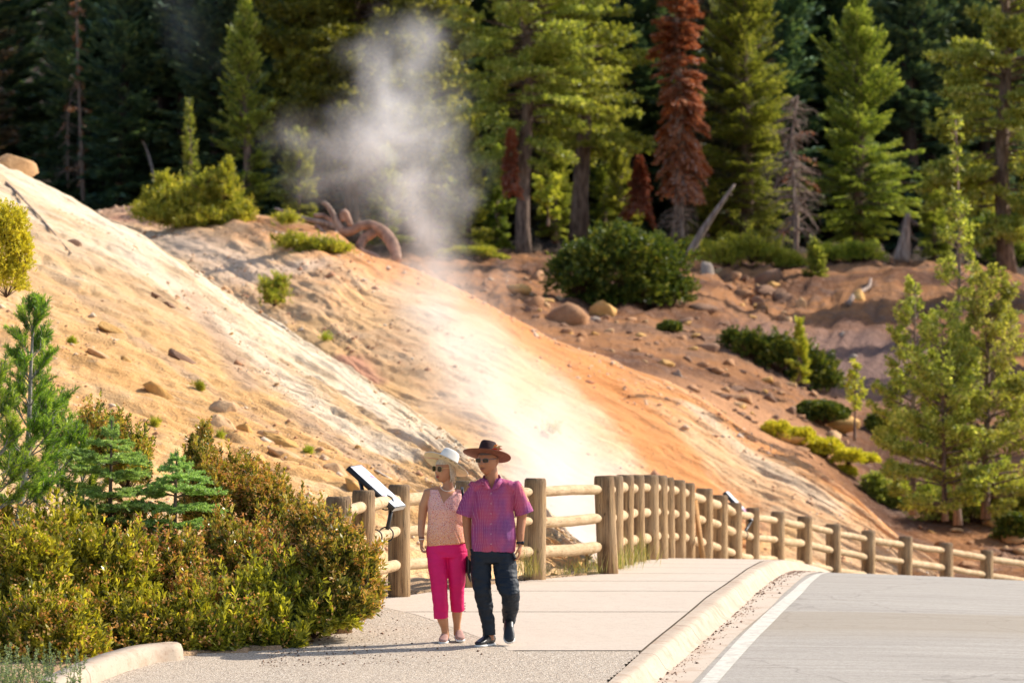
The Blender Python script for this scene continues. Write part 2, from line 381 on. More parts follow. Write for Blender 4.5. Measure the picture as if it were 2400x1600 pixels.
# surface lookups: nearest grid vertex
def surf(g, x, y):
    """point of surface g seen at pixel (x,y)"""
    q=g.reshape(-1,3); rel=q-np.array([0,0,CAMZ]); cp,sp=math.cos(PITCH),math.sin(PITCH)
    fy=rel[:,1]*cp+rel[:,2]*sp; fz=-rel[:,1]*sp+rel[:,2]*cp
    px=1200+FPX*rel[:,0]/fy; py=800-FPX*fz/fy
    e=(px-x)**2+(py-y)**2; best=np.argsort(e)[:6]
    return q[best[np.argmin(q[best,1])]].copy()
S1=g1; S2=g2; S3=g3
def zone(o,g,name,lines):
    q=g.reshape(-1,3); val=np.zeros(len(q))
    for px,sig,amp in lines:
        w_=np.array([surf(g,x,y) for x,y in px]); w_=resample(w_,50) if len(w_)>1 else w_
        d2=np.full(len(q),1e9)
        for p in w_: d2=np.minimum(d2,((q-p)**2).sum(1))
        val=np.maximum(val,amp*np.exp(-d2/(sig*sig)))
    a=o.data.attributes.new(name,'FLOAT','POINT'); a.data.foreach_set('value',val.astype(np.float32))
zone(slope1,g1,'zone_white',[([(80,440),(200,520),(330,620)],.6,.75),([(330,620),(480,725),(640,860),(780,980),(930,1060)],.6,.75),([(600,760),(720,850),(860,950),(1000,1040)],.5,.85)])
zone(slope1,g1,'zone_brown',[([(440,690),(500,760),(560,850),(600,905)],.35,.8),([(700,960),(820,1060),(900,1100)],.4,.7),([(380,580),(560,720),(690,840)],.12,.9),([(150,640),(330,800),(450,880),(640,1000)],.25,.6)])
zone(slope2,g2,'zone_grey',[([(360,540),(470,580),(600,640),(700,620)],1.1,.7),([(740,770),(800,790)],.6,.8),([(930,930),(975,965)],.5,.8)])
zone(slope2,g2,'zone_gold',[([(700,770),(780,850),(880,930),(980,1000),(1060,1050)],1.1,1.0),([(850,680),(870,760)],.9,.6),([(1750,1260),(1830,1240)],.7,.9),([(1500,1010),(1560,1120)],.4,.7)])
zone(slope2,g2,'zone_red',[([(800,840),(850,890)],.6,1.0),([(260,510),(420,520)],.5,.6),([(1700,1150),(1800,1250)],.5,.5)])
zone(slope2,g2,'zone_orange',[([(1150,730),(1270,800),(1400,900),(1500,990),(1600,1110),(1680,1220)],.95,1.3),([(1090,720),(1200,760),(1350,840)],.7,.9),([(1550,1050),(1650,1100),(1750,1170)],.6,.6)])
zone(slope2,g2,'zone_cream',[([(1000,720),(1100,850),(1180,960),(1300,1100)],1.0,.6),([(1620,950),(1700,1010),(1800,1090),(1950,1180)],.6,.65)])

# ================================================================ near ground, walk, road
fence_px=[ # centre x, top y, distance
 ('A',793,1163,36.3),('B',852.5,1148,38.3),('C',935.5,1135,40.2),('D',1093,1126,41.7),('E',1255,1120,43.1),('F',1415,1114,44.6),('G',1436,1114,46.0),('H',1465,1112,47.5),
 ('I',1489,1112,49.2),('J',1520,1112,50.8),('K',1543,1113,52.5),('L',1561,1118,54.1),('M',1586,1124,55.8),('N',1609,1131,57.5),('O',1651,1144,59.2),('P',1687,1159,60.9),
 ('Q',1720,1177,62.6),('R',1764,1189,64.1),('S',1823,1198,65.6),('T',1886,1209,67.1),('U',1953,1227,68.6),('V',2035,1242,70),('W',2122,1256,71.4),('X',2217,1271,72.9),('Y',2313,1288,74.4),('Z',2415,1303,75.8)]
posts=[P(x,y,d) for _,x,y,d in fence_px]
_fy=np.array([p[1] for p in posts]); _fx=np.array([p[0] for p in posts])
def FX(d): return np.interp(d,_fy,_fx)
curb_px=[(1430,1596),(1516,1515),(1600,1450),(1673,1388),(1712,1364),(1746,1338),(1790,1314)]   # back of the kerb
gut_px=[(1560,1580),(1600,1545),(1665,1490),(1736,1427),(1791,1376),(1832,1348),(1862,1336)]    # foot of the kerb
lip_px=[(1644,1575),(1736,1480),(1804,1426),(1859,1370),(1889,1346)]                             # gutter / asphalt joint
wl_px=[(1644,1592),(1791,1438),(1852,1388),(1906,1345)]
wr_px=[(1686,1592),(1818,1451),(1879,1391),(1945,1339)]
def curve(px, off, tail=None):
    q=[on_ground(x,y,off) for x,y in px]; q=sorted(q,key=lambda p:p[1])
    d=np.array([p[1] for p in q]); X=np.array([p[0] for p in q])
    # before the first: straight on; after the last: run parallel to the fence
    s0=(X[2]-X[0])/(d[2]-d[0]+1e-6)
    dd=np.arange(24,96,.5); dl=d[-1]
    w=X[-1]-FX(dl)
    XX=np.where(dd<d[0], X[0]+s0*(dd-d[0]), np.where(dd>dl, FXx(dd)+ (X[-1]-FXx(dl)), np.interp(dd,d,X)))
    k=np.hanning(9); k/=k.sum(); XX=np.convolve(np.pad(XX,4,mode='edge'),k,'valid'); XX[:6]=X[0]+s0*(dd[:6]-d[0]) if dd[5]<d[0] else XX[:6]
    return lambda t: np.interp(t,dd,XX)
def FXx(d): 
    d=np.asarray(d,float); return np.where(d<_fy[-1], FX(d), _fx[-1]+ (d-_fy[-1])*.85)
KX=curve(curb_px,0.0); GX=curve(gut_px,-.15); AX=curve(lip_px,-.15); WL=curve(wl_px,-.15); WR=curve(wr_px,-.15)
def strip(name, xa, xb, za, zb, d0, d1, nd, nx, mat, extra=0.0, rough=0.0, kind='structure', xs=None):
    dd=np.linspace(d0,d1,nd); T=np.linspace(0,1,nx) if xs is None else np.array(xs); nx=len(T)
    D,TT=np.meshgrid(dd,T,indexing='ij'); Xa=xa(D); Xb=xb(D); X=Xa+(Xb-Xa)*TT
    Z=za(X,D)*(1-TT)+zb(X,D)*TT
    if rough: Z=Z+rough*fbm(np.stack([X*2,D*2,0*X],-1),4,3)
    V=np.stack([X,D,Z],-1).reshape(-1,3)
    o=link(name,mesh_np(name,V,grid_faces(nd,nx)[:,::-1],[mat],uv=np.stack([X,D],-1).reshape(-1,2),smooth=True))
    return tag(o,kind=kind)
const=lambda c:(lambda D: np.full_like(np.asarray(D,float),c))
lvl=lambda h:(lambda X,D:G(X,D)+h)

# concrete walk with saw-cut joints
t=NT('pale concrete'); pos=t.pos(); n1=t.noise(pos,1.3,5,.6); n2=t.noise(pos,60,3,.7); n3=t.noise(pos,9,4,.6)
c=t.mix(n1,(.53,.43,.335),(.60,.495,.395)); c=t.mix(t.math('MULTIPLY',t.maprange(n2,.52,.66),.5),c,(.30,.23,.17)); c=t.mix(t.math('MULTIPLY',t.maprange(n3,.5,.7),.3),c,(.38,.31,.24))
sp=t.n('SeparateXYZ',{0:pos},o=None); 
m_conc=t.done(t.pbsdf(c,.85,t.bump(n2,.25,.01),.25))
# exposed aggregate paving
t=NT('pebbled paving'); pos=t.pos(); vo=t.n('TexVoronoi',{'Vector':pos,'Scale':75},o=None,feature='F1'); n1=t.noise(pos,.9,4); n2=t.noise(pos,45,3,.7)
cc=t.ramp(t.n('SeparateColor',{0:vo.outputs['Color']}),[(0,(.14,.10,.08)),(.2,(.38,.30,.225)),(.6,(.52,.42,.315)),(.85,(.61,.51,.395)),(1,(.70,.63,.53))])
c=t.mix(t.maprange(n1,.35,.65),cc,t.mix(.4,cc,(.54,.43,.32))); c=t.mix(t.math('MULTIPLY',t.maprange(n2,.5,.62),.6),c,(.15,.12,.10))
m_agg=t.done(t.pbsdf(c,.85,t.bump(vo.outputs['Distance'],.6,.01),.25))
# asphalt
t=NT('worn asphalt'); pos=t.pos(); st_=t.noise(t.vscale(pos,.35,5,1),1.0,5,.6); n2=t.noise(pos,55,3,.75); n1=t.noise(t.vscale(pos,.25,.9,1),1,3)
cr=t.noise(t.vscale(pos,.6,9,1),1.6,6,.7)
c=t.mix(t.maprange(st_,.35,.65),(.34,.30,.255),(.42,.375,.32)); c=t.mix(t.math('MULTIPLY',t.maprange(n2,.5,.68),.5),c,(.14,.12,.10))
c=t.mix(t.math('MULTIPLY',t.maprange(cr,.58,.66),.5),c,(.16,.125,.095)); n5=t.noise(pos,18,5,.75); c=t.mix(t.math('MULTIPLY',t.maprange(n5,.48,.66),.5),c,(.23,.20,.165)); vk=t.n('TexVoronoi',{'Vector':t.vscale(t.n('VectorMath',{0:pos,1:t.n('TexNoise',{'Vector':pos,'Scale':1.2,'Detail':4.0},o=1)},operation='ADD'),1,.5,1),'Scale':.35},o=None,feature='DISTANCE_TO_EDGE').outputs['Distance']; c=t.mix(t.math('MULTIPLY',t.maprange(vk,.008,.002),.28),c,(.10,.08,.065))
sy=t.n('SeparateXYZ',{0:pos},o=None)
dd_=t.math('ADD',sy.outputs[1],t.math('MULTIPLY',sy.outputs[0],-.10)); dd_=t.math('ADD',dd_,t.math('MULTIPLY',n1,.8))
brown_band=t.math('MULTIPLY',t.maprange(dd_,37.2,38.6),t.maprange(dd_,40.6,40.3)); c=t.mix(t.math('MULTIPLY',brown_band,.55),c,(.30,.24,.17))  # brown band blended across the asphalt
m_asph=t.done(t.pbsdf(c,.88,t.bump(n2,.4,.01),.3))
t=NT('gutter concrete'); pos=t.pos(); n1=t.noise(pos,1.8,5,.65); n2=t.noise(pos,38,2,.6); sp_=t.noise(pos,3.0,4,.6)
c=t.mix(n1,(.50,.40,.31),(.58,.48,.38)); c=t.mix(t.math('MULTIPLY',t.maprange(sp_,.5,.62),.6),c,(.44,.31,.22)); c=t.mix(t.maprange(n2,.66,.72),c,(.12,.08,.06))
m_gut=t.done(t.pbsdf(c,.9,t.bump(n2,.4,.01),.2))
t=NT('kerb concrete'); pos=t.pos(); n1=t.noise(t.vscale(pos,2,.7,3),1.4,5,.6); n2=t.noise(pos,30,4,.7); n3=t.noise(pos,5,3,.6)
c=t.mix(t.maprange(n1,.35,.65),(.43,.335,.25),(.51,.41,.31)); c=t.mix(t.math('MULTIPLY',t.maprange(n3,.5,.66),.5),c,(.36,.22,.14)); c=t.mix(t.math('MULTIPLY',t.maprange(n2,.55,.70),.55),c,(.24,.17,.12))
sy_=t.n('SeparateXYZ',{0:pos},o=None).outputs[1]; jn_=t.math('ABSOLUTE',t.math('SUBTRACT',t.math('FRACT',t.math('MULTIPLY',sy_,.42)),.5)); c=t.mix(t.math('MULTIPLY',t.maprange(jn_,.006,.002),.8),c,(.12,.08,.06))
m_kerb=t.done(t.pbsdf(c,.85,t.bump(n2,.3,.01),.25))
t=NT('white road paint'); pos=t.pos(); n1=t.noise(pos,9,6,.75); c=t.mix(t.math('MULTIPLY',t.maprange(n1,.44,.62),.75),(.62,.57,.48),(.40,.35,.29))
m_paint=t.done(t.pbsdf(c,.7,None,.3))
t=NT('dirt verge'); pos=t.pos(); n1=t.noise(pos,1.2,5,.6); n2=t.noise(pos,14,5,.7); n3=t.noise(pos,50,2,.7)
c=t.ramp(n1,[(.3,(.40,.24,.13)),(.5,(.52,.34,.19)),(.7,(.55,.42,.29))]); c=t.mix(t.math('MULTIPLY',t.maprange(n2,.5,.64),.7),c,(.28,.18,.11)); c=t.mix(t.maprange(n3,.62,.68),c,(.2,.14,.1))
m_dirt=t.done(t.pbsdf(c,.95,t.bump(t.math('ADD',n2,n3),.9,.03),.15))

# the ground sheet (under everything, out to the horizon)
xs=np.concatenate([np.linspace(-1500,-40,14),np.linspace(-36,-9,10),np.linspace(-8,14,150),np.linspace(15,60,12),np.linspace(80,1500,10)])
ys=np.concatenate([np.linspace(-600,-20,8),np.linspace(-10,24,12),np.linspace(25,80,230),np.linspace(84,140,14),np.linspace(170,1600,12)])
XX,YY=np.meshgrid(xs,ys); 
base=G(np.clip(XX,-20,12),np.clip(YY,0,130))
inwalk=(XX>FXx(np.clip(YY,24,96))+.02)
nz=fbm(np.stack([XX*1.1,YY*1.1,0*XX],-1),4,2)*.10+fbm(np.stack([XX*5,YY*5,0*XX],-1),3,6)*.035
fx=FXx(np.clip(YY,36.3,96)); drop=np.clip((fx-XX-.3),0,40)
verge=base+.01+nz*np.clip(drop*1.5,0.15,1)-np.where(YY>42.5,np.minimum(drop*.42,5)*np.clip((YY-42.5)/2.5,0,1),0)
near=(YY<41)
ZZ=np.where(inwalk|near, base-.30, verge)
_bl=np.array([on_ground(x,y)[:2] for x,y in ((-400,1600),(0,1640),(212,1600),(432,1540),(640,1530),(720,1515),(790,1470),(860,1425),(885,1400))]); _bl=np.concatenate([[[-20,18],[-3.95,18],[-3.75,31.0]],_bl[2:]]); bedy=lambda X: np.interp(X,_bl[:,0],_bl[:,1])
bed=(XX<-1.1)&near&(YY>bedy(XX)+.12)      # the raised shrub bed on the left
ZZ=np.where(bed, base+.03+nz*.4, ZZ)
link('ground',mesh_np('ground',np.stack([XX,YY,ZZ],-1).reshape(-1,3),grid_faces(len(ys),len(xs))[:,::-1],[m_dirt],smooth=True))['kind']='structure'
# walk: slabs
slab=[24,33.05]+[]
joint_px=[(1400,1524),(1250,1433),(1300,1384),(1620,1361)]
jd=sorted(on_ground(x,y)[1] for x,y in joint_px)
jd=jd+[jd[-1]+1.85*k for k in range(1,14)]
left=lambda D: np.where(D<40.2, np.interp(D,[24,33,35,36.5,38,39.3,40.2],[-.2,.05,-.05,-.5,-.95,-1.5,FX(40.2)+.02]), FXx(D)+.02)
for a,b in zip(jd[:-1],jd[1:]):
    if a>80: break
    strip('sidewalk',left,lambda D:KX(D)-.022,lvl(0),lvl(0),a+.022,b-.022,14,12,m_conc)
strip('sidewalk_joint',lambda D:left(D)+.0,lambda D:KX(D)+.01,lvl(-.02),lvl(-.02),jd[0]-.3,80,160,6,simple('joint dirt',(.10,.075,.05),.95))
# aggregate apron in front of and beside the slabs
def pathpatch():
    xs_=np.linspace(-4.5,1.6,200); ds=np.concatenate([np.linspace(20,jd[0]-.022,90),np.linspace(jd[0]-.0219,40.2,120)]); XX_,DD_=np.meshgrid(xs_,ds); F=grid_faces(210,200)[:,::-1]; cx_=XX_.ravel()[F].mean(1); cd_=DD_.ravel()[F].mean(1)
    k=np.where(cd_<jd[0]-.022,cx_<KX(cd_)-.015,cx_<left(cd_)+.03)&(cd_<bedy(cx_)+.25); o=link('path',mesh_np('path',np.stack([XX_,DD_,G(XX_,DD_)-.002],-1).reshape(-1,3),F[k],[m_agg],smooth=True)); o['kind']='structure'
pathpatch()
# kerb: back, rounded nose, face, gutter foot
dd=np.linspace(24,90,420); prof=[]
kx,gx=KX(dd),GX(dd); gx=np.maximum(gx,kx+.14)
for f,h in ((0,.0),(.22,0.0),(.40,-.002),(.50,-.010),(.60,-.035),(.72,-.088),(.84,-.135),(1.0,-.160)):
    X=kx+(gx-kx)*f; prof.append(np.stack([X,dd,G(X,dd)+h+(.003*fbm(np.stack([X*3,dd*3,0*X+h*9],-1),3,4))],-1))
V=np.stack(prof,1); o=link('kerb',mesh_np('kerb',V.reshape(-1,3),grid_faces(len(dd),8)[:,::-1],[m_kerb],smooth=True)); o['kind']='structure'
strip('gutter',lambda D:np.maximum(GX(D),KX(D)+.14)-.01,lambda D:AX(D),lvl(-.158),lvl(-.154),24,90,200,8,m_gut)
strip('road',lambda D:AX(D)-.03,lambda D:np.maximum(AX(D)+14,16),lvl(-.162),lvl(-.162),10,90,260,40,m_asph)
strip('road_marking',WL,WR,lvl(-.157),lvl(-.157),24,88,200,5,m_paint)
# kerb stub at the lower left, in front of the shrub bed
ks=[on_ground(150,1640,.0),on_ground(212,1606,.0),on_ground(300,1572,.0),on_ground(370,1552,.0),on_ground(432,1545,.0)]
ks=np.array(ks); kk=resample(ks,30); kk[:,2]=G(kk[:,0],kk[:,1])
tn=np.gradient(kk,axis=0); tn[:,2]=0; tn/=np.linalg.norm(tn,axis=1,keepdims=True); nr=np.stack([-tn[:,1],tn[:,0],0*tn[:,0]],-1)
pf=[(0,-.05),(0.02,.09),(.05,.135),(.10,.15),(.22,.15),(.24,.10),(.24,-.05)]
V=np.stack([kk+nr*a+np.array([0,0,b]) for a,b in pf],1); V=np.concatenate([V])
F=grid_faces(30,7); 
capf=np.array([[29*7+0,29*7+1,29*7+5,29*7+6],[29*7+1,29*7+2,29*7+4,29*7+5]]); 
ko=link('kerb',mesh_np('kerb',V.reshape(-1,3),[F,capf],[m_kerb],smooth=False)); ko['kind']='structure'
# loose grit on the gutter and at the edge of the paving
def grit(name, n, fx0, fx1, d0, d1, off, size, mat, seed):
    r=np.random.default_rng(seed); mb=MB(); 
    D=r.uniform(d0,d1,n); tt=r.beta(.8,3.2,n); X=fx0(D)+(fx1(D)-fx0(D))*tt; Z=G(X,D)+off
    s=size*r.lognormal(0,.45,n)
    oct_=np.array([[1,0,0],[-1,0,0],[0,1,0],[0,-1,0],[0,0,.7],[0,0,-.5]],float); F=np.array([[0,2,4],[2,1,4],[1,3,4],[3,0,4],[2,0,5],[1,2,5],[3,1,5],[0,3,5]])
    V=(oct_[None]*s[:,None,None]*r.uniform(.6,1.3,(n,6,1)))+np.stack([X,D,Z],-1)[:,None]
    mb.add(V.reshape(-1,3),(F[None]+6*np.arange(n)[:,None,None]).reshape(-1,3),np.repeat(r.random(n),8))
    return tag(mb.obj(name,mat),kind='stuff')
m_grit=foliage('gutter grit',[(0,(.10,.07,.05)),(.5,(.30,.18,.11)),(1,(.45,.36,.28))],transl=.0,rough=.9)
grit('gravel',1500,lambda D:GX(D)+.0,lambda D:AX(D),28,60,-.150,.006,m_grit,4)
grit('gravel',1600,lambda D:np.full_like(D,-2.2),lambda D:left(D)+.2,33.5,40,.003,.006,m_grit,5)

def debris(g, n, size, seed, vmin, vmax, mat):
    r=np.random.default_rng(seed); m_,n_,_=g.shape; i=r.uniform(vmin*m_,vmax*m_-2,n); j=r.uniform(0,n_-2,n); dens=vnoise(np.stack([i*.07,j*.018,0*i],-1),seed)+vnoise(np.stack([i*.02,j*.01,0*i+5],-1),seed); k=dens>-.15; i=i[k]; j=j[k]; n=len(i)
    i0=i.astype(int); j0=j.astype(int); a=(i-i0)[:,None]; b=(j-j0)[:,None]; p=(g[i0,j0]*(1-a)+g[i0+1,j0]*a)*(1-b)+(g[i0,j0+1]*(1-a)+g[i0+1,j0+1]*a)*b
    s_=size*r.lognormal(0,.55,n); oct_=np.array([[1,0,0],[-1,0,0],[0,1,0],[0,-1,0],[0,0,.75],[0,0,-.6]],float); F=np.array([[0,2,4],[2,1,4],[1,3,4],[3,0,4],[2,0,5],[1,2,5],[3,1,5],[0,3,5]])
    V=oct_[None]*s_[:,None,None]*r.uniform(.55,1.4,(n,6,1))+p[:,None]; mb=MB(); mb.add(V.reshape(-1,3),(F[None]+6*np.arange(n)[:,None,None]).reshape(-1,3),np.repeat(r.random(n),8))
    return tag(mb.obj('gravel',mat),kind='stuff')
m_deb1=foliage('sandy debris',[(0,(.40,.20,.09)),(.5,(.62,.38,.19)),(1,(.76,.62,.44))],0.0,.9); m_deb3=foliage('talus debris',[(0,(.09,.045,.03)),(.4,(.24,.12,.07)),(.75,(.44,.24,.12)),(1,(.46,.38,.31))],0.0,.9)
debris(g1,9000,.020,61,.12,.98,m_deb1); debris(g2,9000,.030,62,.12,.95,m_deb1); debris(g3,15000,.050,63,.05,.58,m_deb3)
# ================================================================ log fence
t=NT('weathered log'); ob=t.obj(); n1=t.noise(t.vscale(ob,14,14,.9),1.0,5,.65,.6); n2=t.noise(t.vscale(ob,60,60,3),1,4,.7); n3=t.noise(t.vscale(ob,3,3,1.5),1,3)
c=t.ramp(n1,[(.30,(.09,.05,.025)),(.44,(.25,.145,.07)),(.57,(.42,.265,.13)),(.75,(.54,.37,.20))])
c=t.mix(t.math('MULTIPLY',t.maprange(n2,.50,.64),.7),c,(.12,.08,.045)); n3=t.noise(t.pos(),1.6,3); c=t.mix(t.math('MULTIPLY',t.maprange(n3,.42,.6),.6),c,(.44,.30,.17)); zt=t.n('TexCoord',o=None).outputs['Generated']; zz_=t.n('SeparateXYZ',{0:zt},o=None).outputs[2]; c=t.mix(t.math('MULTIPLY',t.maprange(zz_,.86,1.0),.55),c,(.10,.07,.05)); ck=t.noise(t.vscale(ob,26,26,.5),1.0,2,.5,.3); c=t.mix(t.math('MULTIPLY',t.maprange(t.math('ABSOLUTE',t.math('SUBTRACT',ck,.5)),.012,.003),.85),c,(.03,.02,.012)); kn=t.n('TexVoronoi',{'Vector':t.vscale(t.pos(),1,1,.45),'Scale':2.6},o=None).outputs['Distance']; c=t.mix(t.math('MULTIPLY',t.maprange(kn,.10,.05),.7),c,(.13,.07,.035))
m_post=t.done(t.pbsdf(c,.85,t.bump(t.math('ADD',n1,n2),.8,.02),.2))
t=NT('pale peeled rail'); ob=t.obj(); g_=t.n('NewGeometry',o=None)
n1=t.noise(t.pos(),5,4,.6,.5); n2=t.noise(t.vscale(t.pos(),20,6,50),1,4,.7)
c=t.mix(t.maprange(n1,.35,.65),(.46,.31,.165),(.60,.44,.27)); c=t.mix(t.math('MULTIPLY',t.maprange(n2,.54,.66),.65),c,(.30,.18,.09)); kn=t.n('TexVoronoi',{'Vector':t.pos(),'Scale':3.2},o=None).outputs['Distance']; c=t.mix(t.math('MULTIPLY',t.maprange(kn,.12,.05),.8),c,(.26,.14,.06)); ck=t.noise(t.vscale(t.pos(),1.5,1.5,22),1.0,2,.5,.4); c=t.mix(t.math('MULTIPLY',t.maprange(t.math('ABSOLUTE',t.math('SUBTRACT',ck,.5)),.010,.003),.6),c,(.14,.08,.04))
m_rail=t.done(t.pbsdf(c,.8,t.bump(n2,.5,.01),.2))
fence=empty('log_fence',(float(posts[2][0]),float(posts[2][1]),0),'long round-log fence with three rails curving along the edge of the sidewalk','fence')
def rel(v,o): return np.asarray(v,float)-np.array(o.location)
for k,p in enumerate(posts):
    mb=MB(); r=.126*(1+.10*random.uniform(-1,1)); base=p[2]-1.12-.35
    if k<2: base=p[2]-1.3
    hs=[base,p[2]-.9,p[2]-.6,p[2]-.3,p[2]-.06,p[2]-.018,p[2]]
    lean=np.array([random.uniform(-.012,.012),random.uniform(-.01,.01)]); 
    if k==5: lean=np.array([-.045,0])
    q=[np.array([p[0]-lean[0]*(p[2]-h),p[1]-lean[1]*(p[2]-h),h]) for h in hs]
    q=[x-q[0] for x in q]
    add_tube(mb,q,[r*1.03,r*1.02,r,r,r,r*.97,r*.86],18,wob=.035,seed=k)
    o=mb.obj('post',m_post,fence,rel([p[0]-lean[0]*(p[2]-base),p[1]-lean[1]*(p[2]-base),base],fence),smooth=True)
    # keep the rim of the top crisp
for k in range(len(posts)-1):
    a,b=posts[k],posts[k+1]
    for h in (.163,.49,.83):
        s=random.uniform(-.015,.015); e=random.uniform(-.015,.015); r=.062*(1+.12*random.uniform(-1,1))
        A=a-np.array([0,0,h+s]); B=b-np.array([0,0,h+e]); d=(B-A)/np.linalg.norm(B-A); Lr=np.linalg.norm(B-A)
        ts=[.05,.11,.2,Lr*.5,Lr-.26,Lr-.17,Lr-.10]; rr=[r*.9,r,r*1.0,r*1.02,r,r*.86,r*.5]
        jig=np.array([random.uniform(-.01,.01),0,random.uniform(-.012,.012)])
        mb=MB(); add_tube(mb,[A+d*tt+(jig if i==3 else 0) for i,tt in enumerate(ts)],rr,14,wob=.05,seed=k*3+int(h*10))
        o=mb.obj('rail',m_rail,fence,smooth=True); o.matrix_parent_inverse=Matrix.Translation(-Vector(fence.location))
# leaning stake between posts
s0=P(1649,1300,57.0); s1=P(1627,1141,58.3); mb=MB()
u=(s1-s0); V,F=box_vf((0,0,.5*np.linalg.norm(u)),(.075,.04,np.linalg.norm(u))); 
rot=Vector((0,0,1)).rotation_difference(Vector(u)).to_matrix(); mb.add(V@np.array(rot).T,F)
tag(mb.obj('wooden_stake',simple('stake wood',(.42,.22,.08),.8,var=.2,bump=.3),None,s0-np.array([0,0,.12])),'thin orange-brown wooden stake leaning against the fence posts','stake')

# ================================================================ wayside information panels
m_blk=simple('black metal',(.02,.02,.022),.45,.5); m_alu=simple('panel edge metal',(.45,.43,.40),.5,.5)
m_face=simple('panel print white',(.74,.77,.84),.35,.5); m_ink=simple('panel ink blue grey',(.30,.36,.50),.5); m_pink=simple('panel ink pink',(.62,.26,.40),.5); m_tan=simple('panel header tan',(.50,.42,.38),.5); m_dark=simple('panel ink dark',(.05,.06,.09),.5); m_pale=simple('panel pale blue print',(.55,.62,.76),.5)
def info_panel(corners, thick, label, detail, legs, bands):
    TL,TR,BR,BL=[np.asarray(c,float) for c in corners]     # face quad
    o0=(TL+TR+BL+BR)/4
    root=empty('information_panel',o0,label,'information sign','visitor information panels on the fence')
    X=(TR-TL); Y=(BL-TL); nrm=np.cross(X,Y); nrm/=np.linalg.norm(nrm)
    if nrm[2]<0: nrm=-nrm
    q=lambda a,b,h=0: TL+X*a+Y*b+nrm*h-o0
    mb=MB(); 
    V=np.array([q(0,0),q(1,0),q(1,1),q(0,1),q(0,0,-thick),q(1,0,-thick),q(1,1,-thick),q(0,1,-thick)])
    mb.add(V,np.array([[0,1,2,3],[7,6,5,4],[0,4,5,1],[1,5,6,2],[2,6,7,3],[3,7,4,0]]))
    mb.obj('panel_frame',m_blk,root)
    def patch(name,a0,b0,a1,b1,m,h,par=root,sk=0): 
        mb=MB(); mb.add(np.array([q(a0,b0,h),q(a1,b0+sk,h),q(a1,b1+sk,h),q(a0,b1,h)]),np.array([[0,1,2,3]])); return mb.obj(name,m,par)
    f=patch('printed_face',.03,.02,.97,.98,m_face,.003)
    mb=MB(); ms=[m_tan,m_pale,m_pink,m_dark,m_ink]; 
    for (a0,b0,a1,b1,mi) in detail:
        patch('print',a0,b0,a1,b1,ms[mi],.0055+.0008*mi,f)
    mb=MB(); V=np.array([q(-.005,1.001,.002),q(1.005,1.001,.002),q(1.005,1.001,-thick),q(-.005,1.001,-thick)]); mb.add(V,np.array([[0,1,2,3]])); mb.obj('edge_strip',m_alu,root)
    for a,b in legs:
        mb=MB(); add_tube(mb,[np.asarray(a)-o0,np.asarray(b)-o0],.021,8); mb.obj('leg',m_blk,root)
    for c,ax,r in bands:
        mb=MB(); u,v,w_=frame(ax); a=np.linspace(0,2*math.pi,25)
        add_tube(mb,[np.asarray(c)-o0+u*math.cos(t_)*r+v*math.sin(t_)*r for t_ in a],.008,6,cap=False); mb.obj('strap_band',m_blk,root)
    return root
dP=39.2
TL=P(818,1092,dP); TR=P(846,1088,dP+.52); BR=P(951,1183.5,dP+.62); BL=P(926,1190,dP+.1)
det=[(.05,.03,.95,.075,0)]+[(.12,.11+.033*i,.60,.118+.033*i,1) for i in range(8)]+[(.72,.13,.78,.30,2),(.66,.26,.90,.33,2),(.40,.40,.66,.412,3),(.12,.52,.36,.66,1),(.05,.70,.22,.76,2),(.45,.66,.62,.672,4),(.60,.62,.62,.70,4),(.45,.80,.78,.812,4),(.42,.825,.74,.85,4),(.15,.93,.30,.97,1)]
c=posts[2]; b=posts[1]
railp=lambda k,f,h: posts[k]*(1-f)+posts[k+1]*f-np.array([0,0,h])
info_panel((TL,TR,BR,BL),.05,'near slanted information panel with white printed face on black metal legs beside the couple',det,
  [(P(842,1120,dP+.3),railp(1,.3,.49)),(P(918,1192,dP+.25),railp(1,.62,.49)),(P(842,1120,dP+.3),P(918,1192,dP+.25))],
  [(railp(1,.62,.49),c-b,.075),(railp(1,.30,.49),c-b,.075),(railp(1,.62,.163),c-b,.075)])
dP=63.6
TL=P(1699,1151,dP); TR=P(1706,1150,dP+.7); BR=P(1778,1214,dP+.8); BL=P(1764,1219,dP+.1)
info_panel((TL,TR,BR,BL),.06,'far slanted information panel with white face above the fence where it bends',[(.1,.05,.9,.12,1),(.15,.6,.8,.8,2)],
  [(P(1762,1218,dP+.3),railp(16,.5,.49)),(P(1720,1175,dP+.3),railp(16,.3,.49)),(P(1762,1218,dP+.3),P(1720,1175,dP+.3))],[(railp(16,.5,.49),posts[17]-posts[16],.075)])
# ================================================================ plants
def nrmz(v): return v/(np.linalg.norm(v,axis=-1,keepdims=True)+1e-9)
def bark(name,c1,c2):
    t=NT(name); n1=t.noise(t.vscale(t.obj(),6,6,1.2),1.5,5,.65); c=t.mix(t.maprange(n1,.38,.62),c1,c2)
    return t.done(t.pbsdf(c,.9,t.bump(n1,.9,.05),.15))
m_bark=bark('grey brown bark',(.09,.06,.048),(.27,.19,.145))
m_barkred=bark('dark bark',(.05,.035,.03),(.12,.08,.065))
m_dead=bark('dead grey wood',(.19,.13,.105),(.42,.32,.26))
m_darktwig=bark('shrub twigs',(.06,.035,.025),(.15,.09,.06))

